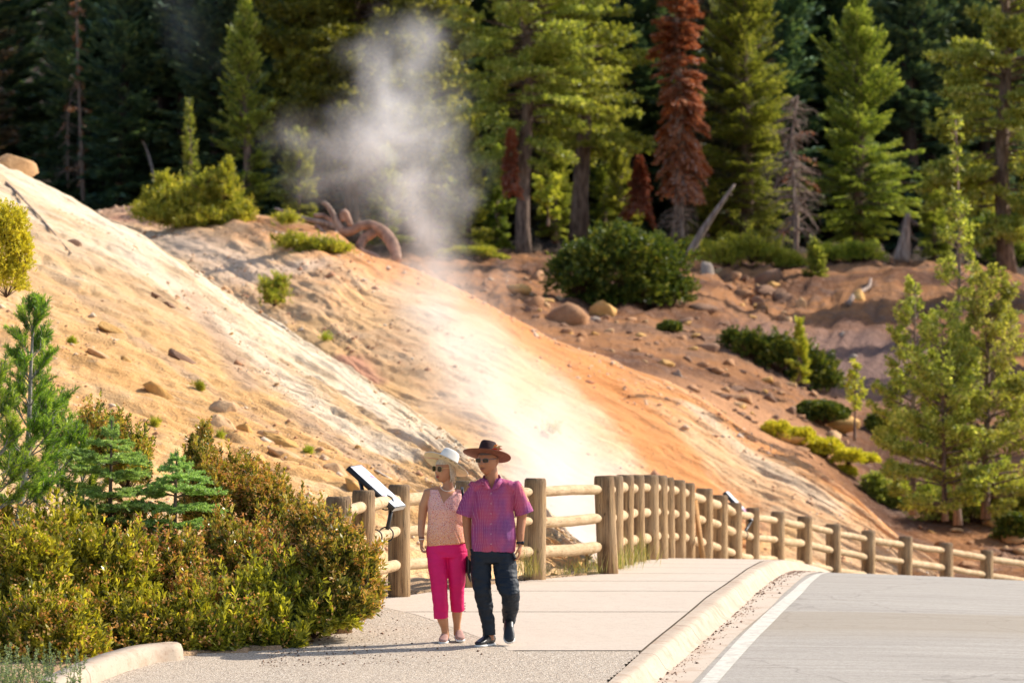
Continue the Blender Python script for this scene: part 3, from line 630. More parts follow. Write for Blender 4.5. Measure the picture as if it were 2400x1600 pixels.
m_fir=foliage('fir needles',[(0,(.05,.075,.025)),(.4,(.20,.27,.06)),(.75,(.42,.48,.12)),(1,(.64,.64,.26))],.5,.5,.5)
m_pine=foliage('pine needles',[(0,(.05,.07,.022)),(.38,(.22,.26,.055)),(.7,(.46,.48,.11)),(1,(.72,.68,.30))],.5,.5,.5)
m_olive=foliage('olive pine needles',[(0,(.04,.045,.014)),(.45,(.15,.16,.032)),(.8,(.30,.29,.05)),(1,(.55,.50,.10))],.48,.5,.5)
m_darkf=foliage('shade-toned conifer needles',[(0,(.05,.095,.09)),(.5,(.13,.22,.15)),(.85,(.28,.38,.17)),(1,(.58,.62,.25))],.2,.6,.3)  # forest shade and a slight haze are put into the needle colour
m_darkr=foliage('shade-toned brownish needles',[(0,(.05,.07,.07)),(.5,(.16,.17,.12)),(.8,(.36,.20,.13)),(1,(.52,.36,.20))],.2,.6,.3)  # browner variant, forest shade again put into the colour
m_redneedle=foliage('dead orange needles',[(0,(.16,.055,.032)),(.4,(.44,.17,.075)),(.70,(.66,.30,.13)),(.84,(.50,.38,.31)),(1,(.70,.60,.52))],.3,.7,1.0,(1.2,.9,.6))
m_ygreen=foliage('bright yellow green needles',[(0,(.07,.11,.02)),(.35,(.28,.34,.05)),(.75,(.58,.58,.09)),(1,(.80,.74,.22))],.5,.5,.9)
m_manz=foliage('dark shrub leaves',[(0,(.018,.04,.012)),(.45,(.08,.12,.02)),(.78,(.24,.26,.04)),(1,(.48,.42,.08))],.35,.45,1.8)
m_yshrub=foliage('yellow green shrub leaves',[(0,(.18,.20,.025)),(.45,(.56,.52,.05)),(1,(.84,.72,.12))],.45,.45,1.2)
m_leaf=foliage('leathery leaves',[(0,(.035,.05,.013)),(.26,(.10,.12,.022)),(.48,(.34,.35,.045)),(.72,(.66,.62,.08)),(1,(.86,.80,.24))],.45,.32,1.6,(1.25,1.2,.35))
m_leafr=foliage('brown tipped leaves',[(0,(.03,.05,.015)),(.25,(.08,.10,.024)),(.46,(.30,.31,.05)),(.62,(.54,.48,.09)),(.74,(.70,.42,.13)),(.86,(.68,.66,.11)),(1,(.80,.78,.46))],.40,.32,1.6,(1.2,1.08,.45))
m_seed=foliage('rust seed heads',[(0,(.30,.12,.04)),(.5,(.66,.30,.09)),(1,(.82,.52,.24))],.3,.7,2.0,(1.1,.9,.6))
m_needle=foliage('long green needles',[(0,(.03,.06,.014)),(.4,(.13,.23,.035)),(.75,(.34,.46,.06)),(1,(.66,.70,.20))],.45,.4,1.4)
m_firn=foliage('blue green fir needles',[(0,(.07,.12,.04)),(.4,(.30,.42,.13)),(.8,(.54,.64,.24)),(1,(.72,.78,.38))],.45,.45,1.4,(1.1,1.2,.6))
m_herb=foliage('grey green herb leaves',[(0,(.08,.12,.07)),(.5,(.19,.25,.13)),(1,(.36,.42,.22))],.35,.6,2.0)
m_grass=foliage('grass blades',[(0,(.10,.14,.03)),(.5,(.30,.30,.10)),(1,(.55,.45,.24))],.4,.6,2.0)

def conifer(seed,H,R,cb,m_n,m_t,whorl=.32,per=6,p=1.0,slope0=.15,droop=.35,dens=1.0,cl=.20,cw=.075,trunk_r=None,style='fir',gap=.15,lean=(0,0),narrow=0.0,bare=0,name='x'):
    """returns (trunk mesh, crown mesh); crown = branches of needle sprays"""
    r=np.random.default_rng(seed); tr=trunk_r or H*.018+.03
    hs=np.linspace(0,H,14); sway=np.stack([lean[0]*hs/H+.02*H*.3*np.sin(hs*.7+seed),lean[1]*hs/H+.03*np.sin(hs*.9),hs],-1); sway[:,:2]-=sway[0,:2]
    at=lambda h: np.array([np.interp(h,hs,sway[:,i]) for i in range(3)])
    tb=MB(); add_tube(tb,sway,np.maximum(tr*(1-hs/H)**.8,.015)*np.where(hs<.3,1.25,1),10,wob=.08,seed=seed)
    mb=MB(); h=cb*H; C_,D_,N_,A_=[],[],[],[]
    while h<H*.985:
        tt=(h-cb*H)/(H*(1-cb)); 
        Lr=R*((1-tt)**p)*(min(1,.55+tt*4) if narrow==0 else 1)
        Lr=max(Lr,.10*R*(1-tt)+.10)
        for k in range(per if tt<.85 else max(3,per-2)):
            if r.random()<gap: continue
            az=r.uniform(0,2*math.pi); lum=float(vnoise(np.array([math.cos(az)*1.2+seed,math.sin(az)*1.2,h*.9]),seed)); l=Lr*r.uniform(.62,1.12)*(1+.42*lum)
            if lum<-.42 and style=='pine': continue
            
            b0=at(h+r.uniform(-.5,.5)*whorl); e0=slope0+ (tt*.9 if style=='fir' else tt*.6) + r.uniform(-.15,.15)
            n=max(4,int(l/.16)); s=np.linspace(0,1,n)
            zc_=l*(math.tan(min(e0,1.1))*s - droop*s**2*(1-tt) + (.14*s**3 if style=='fir' else .28*s**3))
            dirh=np.array([math.cos(az),math.sin(az),0]); side=np.array([-dirh[1],dirh[0],0])
            pts=b0+dirh*(l*s)[:,None]+np.array([0,0,1])*zc_[:,None]+side*(np.sin(s*3+r.uniform(0,6))*.05*l)[:,None]
            add_tube(tb,pts[::max(1,n//4)] if n>5 else pts,np.linspace(.012+.012*l,.006,len(pts[::max(1,n//4)] if n>5 else pts)),4,cap=False,a=.5)
            if r.random()<bare: continue
            q=int(dens*l*55)+5
            u=r.uniform(.12 if style=='fir' else .35,1.0,q)**(.8 if style=='fir' else .6)
            base=np.stack([np.interp(u,s,pts[:,i]) for i in range(3)],-1)
            tang=nrmz(pts[-1]-pts[0]); wdt=l*.36*(1.08-u)*(1 if style=='fir' else .9)+.05
            off=r.uniform(-1,1,q)*wdt
            if style=='fir':
                C0=base+side*off[:,None]+np.array([0,0,1])*(r.normal(0,.035,q)-np.abs(off)*.25)[:,None]
                d=nrmz(tang*1.0+side*np.sign(off)[:,None]*.7+rdir(q,r)*.35); nn=nrmz(np.array([0,0,1.])+rdir(q,r)*.55)
            else:
                kk=max(1,q//9); cen=base[r.integers(0,q,kk)]+side*(r.uniform(-1,1,kk)*l*.28)[:,None]+np.array([0,0,1])*r.uniform(-.02,.14,kk)[:,None]
                idx=r.integers(0,kk,q); d=nrmz(rdir(q,r)+np.array([0,0,.35])+tang*.4); C0=cen[idx]+d*.02; nn=rdir(q,r)
            C_.append(C0);D_.append(d);N_.append(nn);A_.append(np.clip(r.beta(2,2.3,q)*.8+u*.22,0,1))
        h+=whorl*(1-.45*tt)*r.uniform(.8,1.2)
    # leader tuft
    q=14; C_.append(at(H*.97)+rdir(q,r)*.05); D_.append(nrmz(rdir(q,r)*.5+np.array([0,0,1]))); N_.append(rdir(q,r)); A_.append(r.random(q))
    c=np.concatenate(C_); n=len(c)
    cards(mb,c,np.concatenate(D_),np.concatenate(N_),cl*r.uniform(.6,1.25,n),cw*r.uniform(.7,1.3,n),np.concatenate(A_))
    return tb.mesh('trunk',m_t,smooth=True), mb.mesh('crown',m_n)
def place_tree(meshes,name,loc,label,cat,group=None,scale=1.0,rot=0.0,sx=1.0):
    root=empty(name,loc,label,cat,group); root.rotation_euler=(0,0,rot); root.scale=(scale*sx,scale*sx,scale)
    link('trunk',meshes[0],root); link('crown',meshes[1],root); return root
def down(p,dz=.15): p=np.array(p,float); p[2]-=dz; return p

# ---- forest floor trees (lit, each its own look). pixel of the foot, distance, top pixel -> height
def tree_at(x,yb,d,yt,Rpx,seed,label,cat='tree',name='fir_tree',m_n=None,group=None,**kw):
    b=P(x,yb,d); H=P(x,yt,d)[2]-b[2]; R=Rpx/(FPX/d)
    ms=conifer(seed,H,R,kw.pop('cb',.05),m_n or m_fir,kw.pop('m_t',m_bark),**kw)
    return place_tree(ms,name,down(b),label,cat,group)
tree_at(2010,590,141,-20,155,11,'tall bright green spired fir standing right of the tangled grey dead tree',dens=2.6,per=9,whorl=.25,bare=.06,cl=.14,cw=.06,droop=.5,p=.75)
tree_at(1745,585,144,-260,150,12,'broad green fir beside the dead rust-red tree',dens=2.6,per=9,whorl=.26,cl=.14,cw=.06,droop=.5,p=.6)
tree_at(578,520,135,-25,88,13,'bright green fir standing between the dark forest and the olive pine',dens=1.8,per=7,whorl=.28,cl=.17,cw=.07,droop=.3,p=.75)
tree_at(446,500,121,232,36,14,'slim green spire-topped fir rising behind the rounded yellow-green pine bush',dens=2.2,per=6,whorl=.2,cl=.11,cw=.045,p=.8)
tree_at(830,560,150,-420,245,15,'wide olive-brown pine filling the top behind the steam',name='pine_tree',m_n=m_olive,style='pine',cb=.16,dens=4.4,per=11,whorl=.34,cl=.24,cw=.09,droop=.35,p=.5,gap=.05)
tree_at(1000,575,156,-500,120,151,'green pine half veiled by the rising steam, left of the two bare-trunked pines',name='pine_tree',m_n=m_pine,style='pine',cb=.08,dens=3.0,per=9,whorl=.36,cl=.22,cw=.08,droop=.35,p=.5,gap=.1)
tree_at(1229,610,138,-520,175,16,'tall pine with dark bare trunk, left one of the pair in the middle',name='pine_tree',m_n=m_pine,style='pine',cb=.20,dens=3.4,per=9,whorl=.34,cl=.15,cw=.065,trunk_r=.29,p=.45,droop=.7,m_t=m_bark,gap=.15)
tree_at(1358,548,142,-560,185,17,'tall pine with stout grey trunk and drooping dead twigs, right one of the pair',name='pine_tree',m_n=m_pine,style='pine',cb=.20,dens=3.5,per=9,whorl=.34,cl=.15,cw=.065,trunk_r=.34,p=.45,droop=.65,gap=.15)
tree_at(1588,548,139,-230,62,18,'narrow dead conifer covered in rust-red needles with a grey lower trunk',cat='dead tree',name='dead_fir_tree',m_n=m_redneedle,cb=.18,dens=4.2,per=9,whorl=.22,cl=.15,cw=.07,trunk_r=.20,p=.28,slope0=-.25,droop=.9,narrow=1,m_t=m_dead,gap=.10,bare=.28)
tree_at(1198,425,136,296,24,19,'small dead orange fir leaning on the left bare-trunked pine',cat='dead tree',name='dead_fir_tree',m_n=m_redneedle,cb=.0,dens=6,per=8,whorl=.12,cl=.10,cw=.045,p=.45,slope0=-.3,droop=.8,narrow=1,m_t=m_dead)
tree_at(1500,470,141,358,38,20,'small dead dark-red fir just left of the rust-red tree',cat='dead tree',name='dead_fir_tree',m_n=m_redneedle,cb=.0,dens=6,per=8,whorl=.13,cl=.10,cw=.045,p=.8,slope0=-.4,droop=.7,narrow=1,m_t=m_dead)
tree_at(2360,640,134,-420,185,21,'large green pine overhanging the upper right edge',name='pine_tree',m_n=m_pine,style='pine',cb=.10,dens=3.0,per=9,whorl=.42,cl=.20,cw=.08,p=.4,droop=.8,gap=.15)
tree_at(2245,1215,89,258,72,22,'thin half-bare pine at the right with a sparse crooked top',name='pine_tree',m_n=m_pine,style='pine',cb=.12,dens=2.2,per=5,whorl=.34,cl=.13,cw=.045,trunk_r=.09,p=.75,droop=.2,gap=.12,m_t=m_dead)
tree_at(2140,1190,88,655,112,23,'bushy green pine in front on the right, left stem of the clump',name='pine_tree',m_n=m_pine,style='pine',cb=.04,dens=4.8,per=7,whorl=.26,cl=.105,cw=.042,trunk_r=.09,p=.55,droop=.3,m_t=m_dead,gap=.25)
tree_at(2310,1200,87,640,145,24,'bushy green pine on the right, right stem of the clump',name='pine_tree',m_n=m_pine,style='pine',cb=.05,dens=4.4,per=7,whorl=.26,cl=.105,cw=.042,trunk_r=.10,p=.5,droop=.3,m_t=m_bark)
tree_at(2215,1205,86.5,740,140,241,'lower leafy pine in the middle of the right-hand clump',name='pine_tree',m_n=m_pine,style='pine',cb=.06,dens=4.6,per=7,whorl=.25,cl=.105,cw=.042,trunk_r=.07,p=.5,droop=.3,m_t=m_bark)
tree_at(2003,1018,93,840,28,25,'little pine sapling with a thin pale trunk above the yellow-green shrub',name='pine_tree',m_n=m_ygreen,style='pine',cb=.42,dens=3.2,per=5,whorl=.13,cl=.09,cw=.035,trunk_r=.035,p=.6)
tree_at(1874,880,100,745,30,26,'small yellow-green sapling growing out of the dark shrub on the talus',name='fir_tree',m_n=m_ygreen,cb=.05,dens=4,per=6,whorl=.13,cl=.09,cw=.04,p=.7)
tree_at(1912,690,126,560,42,27,'small dark fir hanging over the red hollow',name='fir_tree',m_n=m_fir,cb=.0,dens=3,per=7,whorl=.16,cl=.13,cw=.055,p=.6,droop=.6)
tree_at(1285,520,133,425,50,28,'small fresh green tree with layered branches between the two bare trunks',name='pine_tree',m_n=m_ygreen,style='pine',cb=.3,dens=3.5,per=6,whorl=.22,cl=.13,cw=.06,p=.35,droop=.5)
for k,(x,yb,yt,rp,lb) in enumerate([(1100,600,270,70,'light green young conifer in the steam beside the left bare-trunked pine'),(1165,610,330,50,'light green young conifer directly left of the left bare trunk'),
      (1455,560,330,60,'mid green young fir between the right bare trunk and the dead rust-red tree'),(1415,560,250,40,'dark green fir close behind the right bare trunk'),(1660,590,430,55,'low green fir at the foot of the rust-red tree'),
      (1300,560,200,55,'dark green fir standing between the two bare-trunked pines'),(2190,610,380,55,'green fir behind the half-bare pine at the right'),(2330,600,500,60,'bright green shrubby fir at the right edge above the red bank'),
      (700,560,300,75,'hazy green fir under the olive pine, left of the steam'),(905,600,340,70,'hazy green fir deep in the steam'),(1060,600,420,45,'short hazy green fir beside the steam column')]):
    tree_at(x,yb,143+3*(k%4),yt,rp,40+k,lb,m_n=m_fir if k%2 else m_pine,dens=2.8,per=8,whorl=.24,cl=.15,cw=.06,p=.65,droop=.45)

for k,(X,d,h) in enumerate([(23,112,15),(27,119,17),(20.5,122,16),(31,106,15),(34,128,18)]):
    ms=conifer(700+k,h,2.6,.1,m_fir,m_bark,dens=1.2,per=7,whorl=.5,cl=.35,cw=.15)
    place_tree(ms,'fir_tree',(X,d,4.0),'tall fir beyond the right edge of the photo, shading the red hollow','tree','firs beyond the right edge')
# grey tangled dead tree and other snags
def snag(seed,pts,r0,label,nb=30,bl=1.2,name='dead_tree',mat=None,up=.5,grey=True,red=0,brange=(.15,1.0)):
    r=np.random.default_rng(seed); pts=np.asarray(pts,float); o=pts[0].copy(); q=resample(pts-o,12) if len(pts)>2 else np.linspace(pts[0]-o,pts[-1]-o,12)
    root=empty(name,o,label,'dead tree'); tb=MB(); add_tube(tb,q,np.linspace(r0,r0*.25,12),9,wob=.15,seed=seed); tb.obj('trunk',mat or m_dead,root,smooth=True)
    bb=MB(); C_,D_=[],[]
    for k in range(nb):
        f=r.uniform(*brange); b=np.array([np.interp(f,np.linspace(0,1,12),q[:,i]) for i in range(3)]); d=rdir(1,r)[0]; d[2]=d[2]*.4+up; d=nrmz(d); l=bl*r.uniform(.35,1.1)*(1-.5*f)
        c=[b]; dd_=d.copy()
        for j in range(5):
            dd_=nrmz(dd_+rdir(1,r)[0]*.35+np.array([0,0,-.18])); c.append(c[-1]+dd_*l/5)
        add_tube(bb,c,np.linspace(.012+.018*l,.004,6),4,cap=False)
        for j in (2,3,4):
            e=nrmz(dd_+rdir(1,r)[0]*.9); add_tube(bb,[c[j],c[j]+e*l*.16,c[j]+e*l*.3+np.array([0,0,-.05*l])],[.008,.006,.003],3,cap=False)
        if red and r.random()<red: C_.append(np.array(c[2:]).repeat(9,0)); D_.append(rdir(36,r))
    bb.obj('branch',mat or m_dead,root)
    if C_:
        mb=MB(); c=np.concatenate(C_); cards(mb,c+rdir(len(c),r)*.06,nrmz(np.concatenate(D_)+np.array([0,0,-.5])),rdir(len(c),r),.13,.05,r.random(len(c))); mb.obj('needles',m_redneedle,root)
    return root
snag(61,[P(1865,600,137),P(1868,480,137),P(1850,350,137),P(1870,225,137)],.11,'tangled grey dead tree with bare curling twigs between the two big firs',190,1.7,up=.05,red=.03)
snag(62,[P(196,490,165),P(190,330,165),P(183,150,165),P(178,-60,165)],.10,'tall pale dead trunk with rusty needles near its top in the dark forest at left',70,.9,red=.45,up=-.1,brange=(.1,1))
snag(63,[P(1612,600,132),P(1660,520,132),P(1722,432,132)],.16,'broken grey log leaning up at an angle behind the round dark bush',8,.4)
snag(64,[P(410,-30,190),P(418,200,190)],.07,'thin pale dead trunk in the steam haze of the dark forest, upper left',6,.5)
snag(65,[P(385,500,160),P(340,330,163),P(240,235,165)],.09,'long thin dead stem leaning across the dark forest at left',6,.5)
snag(66,[P(2115,612,131),P(2120,560,131),P(2128,500,131)],.30,'rotten brown stump with hanging roots on the rim of the red bank',46,.9,up=-.5)
snag(67,[P(160,440,170),P(158,300,170),P(170,190,170)],.05,'thin grey leaning snag beside the pale dead trunk',50,1.0,up=.0,red=.1)
snag(68,[P(1598,560,138.6),P(1596,480,138.6),P(1590,390,138.6)],.10,'bare grey twiggy understory stem at the foot of the rust-red tree',70,1.3,up=-.1)

# ---- dark forest behind: shared meshes
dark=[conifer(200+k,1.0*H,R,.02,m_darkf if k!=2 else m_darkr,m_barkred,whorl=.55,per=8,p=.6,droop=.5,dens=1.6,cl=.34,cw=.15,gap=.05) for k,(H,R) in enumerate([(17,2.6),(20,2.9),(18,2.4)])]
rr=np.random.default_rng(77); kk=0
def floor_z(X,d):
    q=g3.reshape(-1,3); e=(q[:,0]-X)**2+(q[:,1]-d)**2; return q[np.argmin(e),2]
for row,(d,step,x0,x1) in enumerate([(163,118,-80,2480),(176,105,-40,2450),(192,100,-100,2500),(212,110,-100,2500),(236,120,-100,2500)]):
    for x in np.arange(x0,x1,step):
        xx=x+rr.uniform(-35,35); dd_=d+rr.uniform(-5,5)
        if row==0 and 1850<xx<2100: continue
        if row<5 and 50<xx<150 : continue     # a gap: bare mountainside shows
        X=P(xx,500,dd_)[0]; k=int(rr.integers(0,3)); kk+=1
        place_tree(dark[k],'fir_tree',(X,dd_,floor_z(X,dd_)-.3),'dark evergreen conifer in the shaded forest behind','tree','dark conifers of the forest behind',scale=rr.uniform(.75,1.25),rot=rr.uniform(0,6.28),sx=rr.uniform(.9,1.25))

# ---- rounded shrubs made of leafy twigs
def shrub(name,label,blobs,n,k,leafL,leafW,m_l,cat='shrub',group=None,seed=1,seedheads=0.0,thick=.35,shoots=0,tw=True,kite=.5,upb=.55,seed_m=None,fl=None,jit=0.16):
    r=np.random.default_rng(seed); blobs=[(np.asarray(c,float),np.asarray(s,float)) for c,s in blobs]
    o=blobs[0][0].copy(); o[2]=min(c[2]-.6*s[2] for c,s in blobs)
    root=empty(name,o,label,cat,group)
    wts=np.array([s[0]*s[1]+s[0]*s[2]+s[1]*s[2] for c,s in blobs]); wts/=wts.sum()
    T=[];Nn=[]
    for (c,s),w_ in zip(blobs,wts):
        m=int(n*w_)+8; v=rdir(m,r); v[:,2]=np.where(v[:,2]<-.35,-v[:,2],v[:,2]); v=nrmz(v)
        lump=1+jit*1.6*fbm(v*2.6+seed*3,3,seed); f=(1-thick*r.random(m)**1.6)*lump
        T.append(c+v*s*f[:,None]); Nn.append(nrmz(v/s*s.mean()+np.array([0,0,upb])))
    T=np.concatenate(T); Nn=np.concatenate(Nn)
    keep=np.ones(len(T),bool)
    for c,s in blobs: keep&= (((T-c)/s)**2).sum(1) > (1-thick)**2*.8
    T=T[keep];Nn=Nn[keep]; m=len(T)
    Nn=nrmz(Nn+rdir(m,r)*.45)
    if shoots:
        i=r.integers(0,m,shoots); sh=T[i]; up=nrmz(Nn[i]*.5+np.array([0,0,1])); L_=r.uniform(.06,.22,shoots)*(leafL/.05)
        T=np.concatenate([T]+[sh+up*(L_*f)[:,None] for f in (.35,.7,1)]); Nn=np.concatenate([Nn,up,up,up]); m=len(T)
    tipv=np.repeat(T,k,0); nr=np.repeat(Nn,k,0); q=m*k
    d=nrmz(nr*r.uniform(.5,1.3,(q,1))+rdir(q,r)*.75); nn=nrmz(np.cross(d,rdir(q,r)))
    nn=nrmz(nn*.8+nr*.5)
    twigbright=np.repeat(r.beta(2,2,m),k)
    mb=MB(); base=tipv-nr*(r.random((q,1))*leafL*1.3)
    sidev=np.cross(d,nn)
    cards(mb,base,d,nn,leafL*r.uniform(.6,1.2,q),leafW*r.uniform(.75,1.2,q),np.clip(twigbright*.65+r.random(q)*.35,0,1),kite)
    mb.V=[v-o for v in mb.V]; mb.obj('foliage',m_l,root)
    if seedheads:
        i=r.random(m)<seedheads*(.35+1.3*np.clip(fbm(T*1.8,2,9)+.4,0,1)); S=T[i]; c=int(i.sum()); g=np.repeat(S,7,0)+rdir(c*7,r)*leafL*.42+np.repeat(Nn[i],7,0)*leafL*.5
        mb=MB(); cards(mb,g-o,rdir(c*7,r),rdir(c*7,r),leafL*.45,leafL*.26,np.clip(np.repeat(r.random(c),7)*.6+r.random(c*7)*.4,0,1)); mb.obj('seed_heads',seed_m or m_seed,root)
    if tw:
        mb=MB()
        for j in r.integers(0,m,min(160,m//6)):
            c=min(blobs,key=lambda b:((b[0]-T[j])**2).sum()); a=c[0]-np.array([0,0,c[1][2]*.6]); mid=(a+T[j])/2+rdir(1,r)[0]*c[1].mean()*.12
            add_tube(mb,[a-o,mid-o,T[j]-o],[leafL*.18,leafL*.12,leafL*.05],4,cap=False)
        mb.obj('twigs',m_darktwig,root)
    return root
def bl(x,y,d,rx,ry,rz): return (P(x,y,d),(rx,ry,rz))
# foreground shrub bed
shrub('shrub','large leathery yellow-green shrub filling the lower left corner behind the kerb',
  [bl(60,1420,35.0,.62,.7,.62),bl(230,1410,35.4,.55,.6,.60),bl(90,1520,34.2,.6,.5,.42),bl(290,1500,34.9,.42,.45,.36),bl(-60,1330,36,.5,.6,.6),bl(150,1330,36.3,.45,.6,.5),bl(420,1475,35.0,.36,.4,.28)],8200,8,.076,.025,m_leaf,seed=3,seedheads=.22,thick=.42,shoots=420)
shrub('shrub','wide rounded rust-tipped shrub in the middle of the bed, before the small firs',
  [bl(400,1375,36.0,.52,.6,.48),bl(560,1345,36.4,.50,.6,.48),bl(330,1320,36.9,.45,.5,.38),bl(690,1330,37.0,.34,.5,.36),bl(480,1440,35.5,.40,.4,.34),bl(640,1385,36.0,.38,.5,.40),bl(270,1300,36.8,.5,.5,.36)],9000,8,.066,.022,m_leafr,seed=5,seedheads=.38,thick=.42,shoots=400)
shrub('shrub','bushy fresh-green shrub at the edge of the path, left of the walking couple',
  [bl(600,1440,35.5,.36,.4,.40),bl(690,1440,35.6,.22,.3,.34),bl(560,1490,35.1,.34,.3,.20),bl(660,1500,35.2,.24,.3,.16),bl(650,1390,35.8,.26,.3,.26),bl(735,1455,35.5,.20,.3,.26),bl(790,1450,35.5,.22,.25,.18),bl(500,1500,34.9,.3,.3,.2)],5600,8,.076,.026,m_leaf,seed=6,seedheads=.10,thick=.5,shoots=260)
shrub('shrub','shrub of brown and green leaves growing against the nearest fence posts',
  [bl(780,1350,35.8,.34,.40,.44),bl(835,1350,35.9,.24,.30,.36),bl(735,1290,36.6,.32,.4,.40),bl(760,1420,35.6,.30,.3,.30),bl(810,1425,35.6,.30,.30,.26),bl(850,1390,35.9,.20,.26,.28),bl(800,1265,36.0,.12,.2,.16)],6200,8,.060,.021,m_leafr,seed=7,seedheads=.28,thick=.5,shoots=260)
shrub('shrub','tall brown-leaved shrub rising behind the right small fir',
  [bl(500,1190,37.9,.33,.45,.52),bl(600,1200,38.0,.33,.45,.42),bl(470,1105,38.2,.17,.3,.34),bl(680,1255,37.8,.28,.4,.34),bl(560,1130,38.2,.18,.3,.22),bl(480,1050,38.2,.06,.1,.22)],9000,9,.052,.018,m_leafr,seed=8,seedheads=.3,thick=.45,shoots=330)
shrub('shrub','upright dark red-brown shrub behind the left small fir, beside the long-needled pine',
  [bl(250,1060,38.2,.26,.4,.36),bl(300,1110,38.1,.22,.4,.30),bl(215,1010,38.4,.12,.3,.22),bl(330,1060,38.2,.10,.2,.18)],2400,8,.046,.016,m_leafr,seed=9,seedheads=.35,thick=.5,shoots=220)
shrub('shrub','yellow-green leafy shrub poking in at the left edge halfway up the slope',
  [bl(-20,600,44,.40,.4,.52),bl(20,540,44,.26,.3,.30),bl(15,660,44,.26,.3,.30),bl(50,610,44,.16,.2,.34)],5200,8,.034,.013,m_yshrub,seed=10,thick=.5,shoots=120)
# grey-green herb in the corner: feathery upright stems
def herb(name,label,pts,h,mat,seed,cat='plant',L=.02,W=.006,nl=60,spread=.12,stem=.0025):
    r=np.random.default_rng(seed); o=np.asarray(pts[0],float); root=empty(name,o,label,cat); mb=MB(); sb=MB()
    for p in pts:
        b=np.asarray(p)-o; hh=h*r.uniform(.6,1.15); tip=b+np.array([r.normal(0,spread),r.normal(0,spread),hh]); mid=(b+tip)/2+rdir(1,r)[0]*.03
        add_tube(sb,[b,mid,tip],[stem,stem*.8,stem*.4],4,cap=False,a=.4)
        u=r.uniform(.15,1,nl); c=np.where(u[:,None]<.5,b+(mid-b)*(u*2)[:,None],mid+(tip-mid)*(u*2-1)[:,None])
        cards(mb,c,nrmz(rdir(nl,r)+np.array([0,0,.8])),rdir(nl,r),L*r.uniform(.6,1.3,nl),W,r.random(nl))
    sb.obj('stem',mat,root); mb.obj('foliage',mat,root); return root
herb('herb','feathery grey-green herb in the bottom left corner',[on_ground(x,y) for x,y in np.stack([rng.uniform(-20,190,70),rng.uniform(1590,1680,70)],-1)],.33,m_herb,12,L=.028,W=.009,nl=75,spread=.06,stem=.003)

# ---- foreground long-needled pine
def long_pine(name,label,base,top,seed,R,nb,needleL=.062,tufts=7,tr=.035,cb=.05,p=.6,nn=34):
    r=np.random.default_rng(seed); base=np.asarray(base); top=np.asarray(top); o=base.copy(); H=np.linalg.norm(top-base)
    q=np.linspace(0,1,10)[:,None]*(top-base); q[:,0]+=.03*np.sin(np.linspace(0,5,10)); q[:,0]-=q[0,0]
    root=empty(name,o,label,'tree'); tb=MB(); add_tube(tb,q,np.linspace(tr,.009,10),10,wob=.06,seed=seed); mb=MB()
    C_,D_,A_=[],[],[]
    def tuft(c,d,L_=.13):
        s=r.random(nn*2); c0=c-d*(s*L_)[:,None]; dd_=nrmz(d*r.uniform(.5,1.1,(nn*2,1))+rdir(nn*2,r)*.62); C_.append(c0); D_.append(dd_); A_.append(r.random()*.6+r.random(nn*2)*.4)
    for k in range(nb):
        f=cb+(1-cb)*(k+r.random())/nb; f=round(f*9)/9*.75+f*.25; b=np.array([np.interp(f,np.linspace(0,1,10),q[:,i]) for i in range(3)])
        az=r.uniform(0,2*math.pi); l=R*(1-f)**p*r.uniform(.6,1.1)+.09; d=np.array([math.cos(az),math.sin(az),.35+f*.9]); d=nrmz(d); pts=[b]; dd_=d
        for j in range(5): dd_=nrmz(dd_+rdir(1,r)[0]*.12+np.array([0,0,.10])); pts.append(pts[-1]+dd_*l/5)
        add_tube(tb,pts,np.linspace(.004+.010*l,.004,6),5,cap=False)
        tuft(pts[-1],dd_); tuft(pts[-1]-dd_*.1,dd_)
        for j in range(int(tufts*.62*l/.45)+1):
            i=r.integers(2,5); e=nrmz(dd_+rdir(1,r)[0]*.8+np.array([0,0,.2])); ll=r.uniform(.06,.22)*min(1,l/.3); add_tube(tb,[pts[i],pts[i]+e*ll],[.004,.003],4,cap=False); tuft(pts[i]+e*ll,e); 
    tuft(q[-1],np.array([0,0,1.]),.2); 
    c=np.concatenate(C_); n=len(c); d=np.concatenate(D_)
    cards(mb,c,d,rdir(n,r),needleL*r.uniform(.7,1.15,n),.0062,np.concatenate(A_))
    tb.obj('trunk',simple('young pine bark '+str(seed),(.28,.25,.21),.8,var=.3,bump=.4),root,smooth=True); mb.obj('needles',m_needle,root); return root
long_pine('pine_tree','young long-needled pine with a pale straight trunk at the left edge',P(38,1250,35.8),P(90,718,36.3),31,.46,64,tufts=9,p=.45)
long_pine('pine_tree','smaller long-needled pine just right of the pale-trunked one',P(128,1230,37.0),P(130,950,37.2),32,.46,34,tufts=10,tr=.02,p=.35)
long_pine('pine_tree','low long-needled pine cut off by the left edge of the photo',P(-20,1240,35.4),P(-22,880,35.4),33,.46,36,tufts=10,tr=.03,p=.35)
long_pine('pine_tree','low bushy long-needled seedling beside the left small fir',P(190,1230,37.6),P(185,1010,37.6),34,.26,18,tufts=8,tr=.015,p=.4)
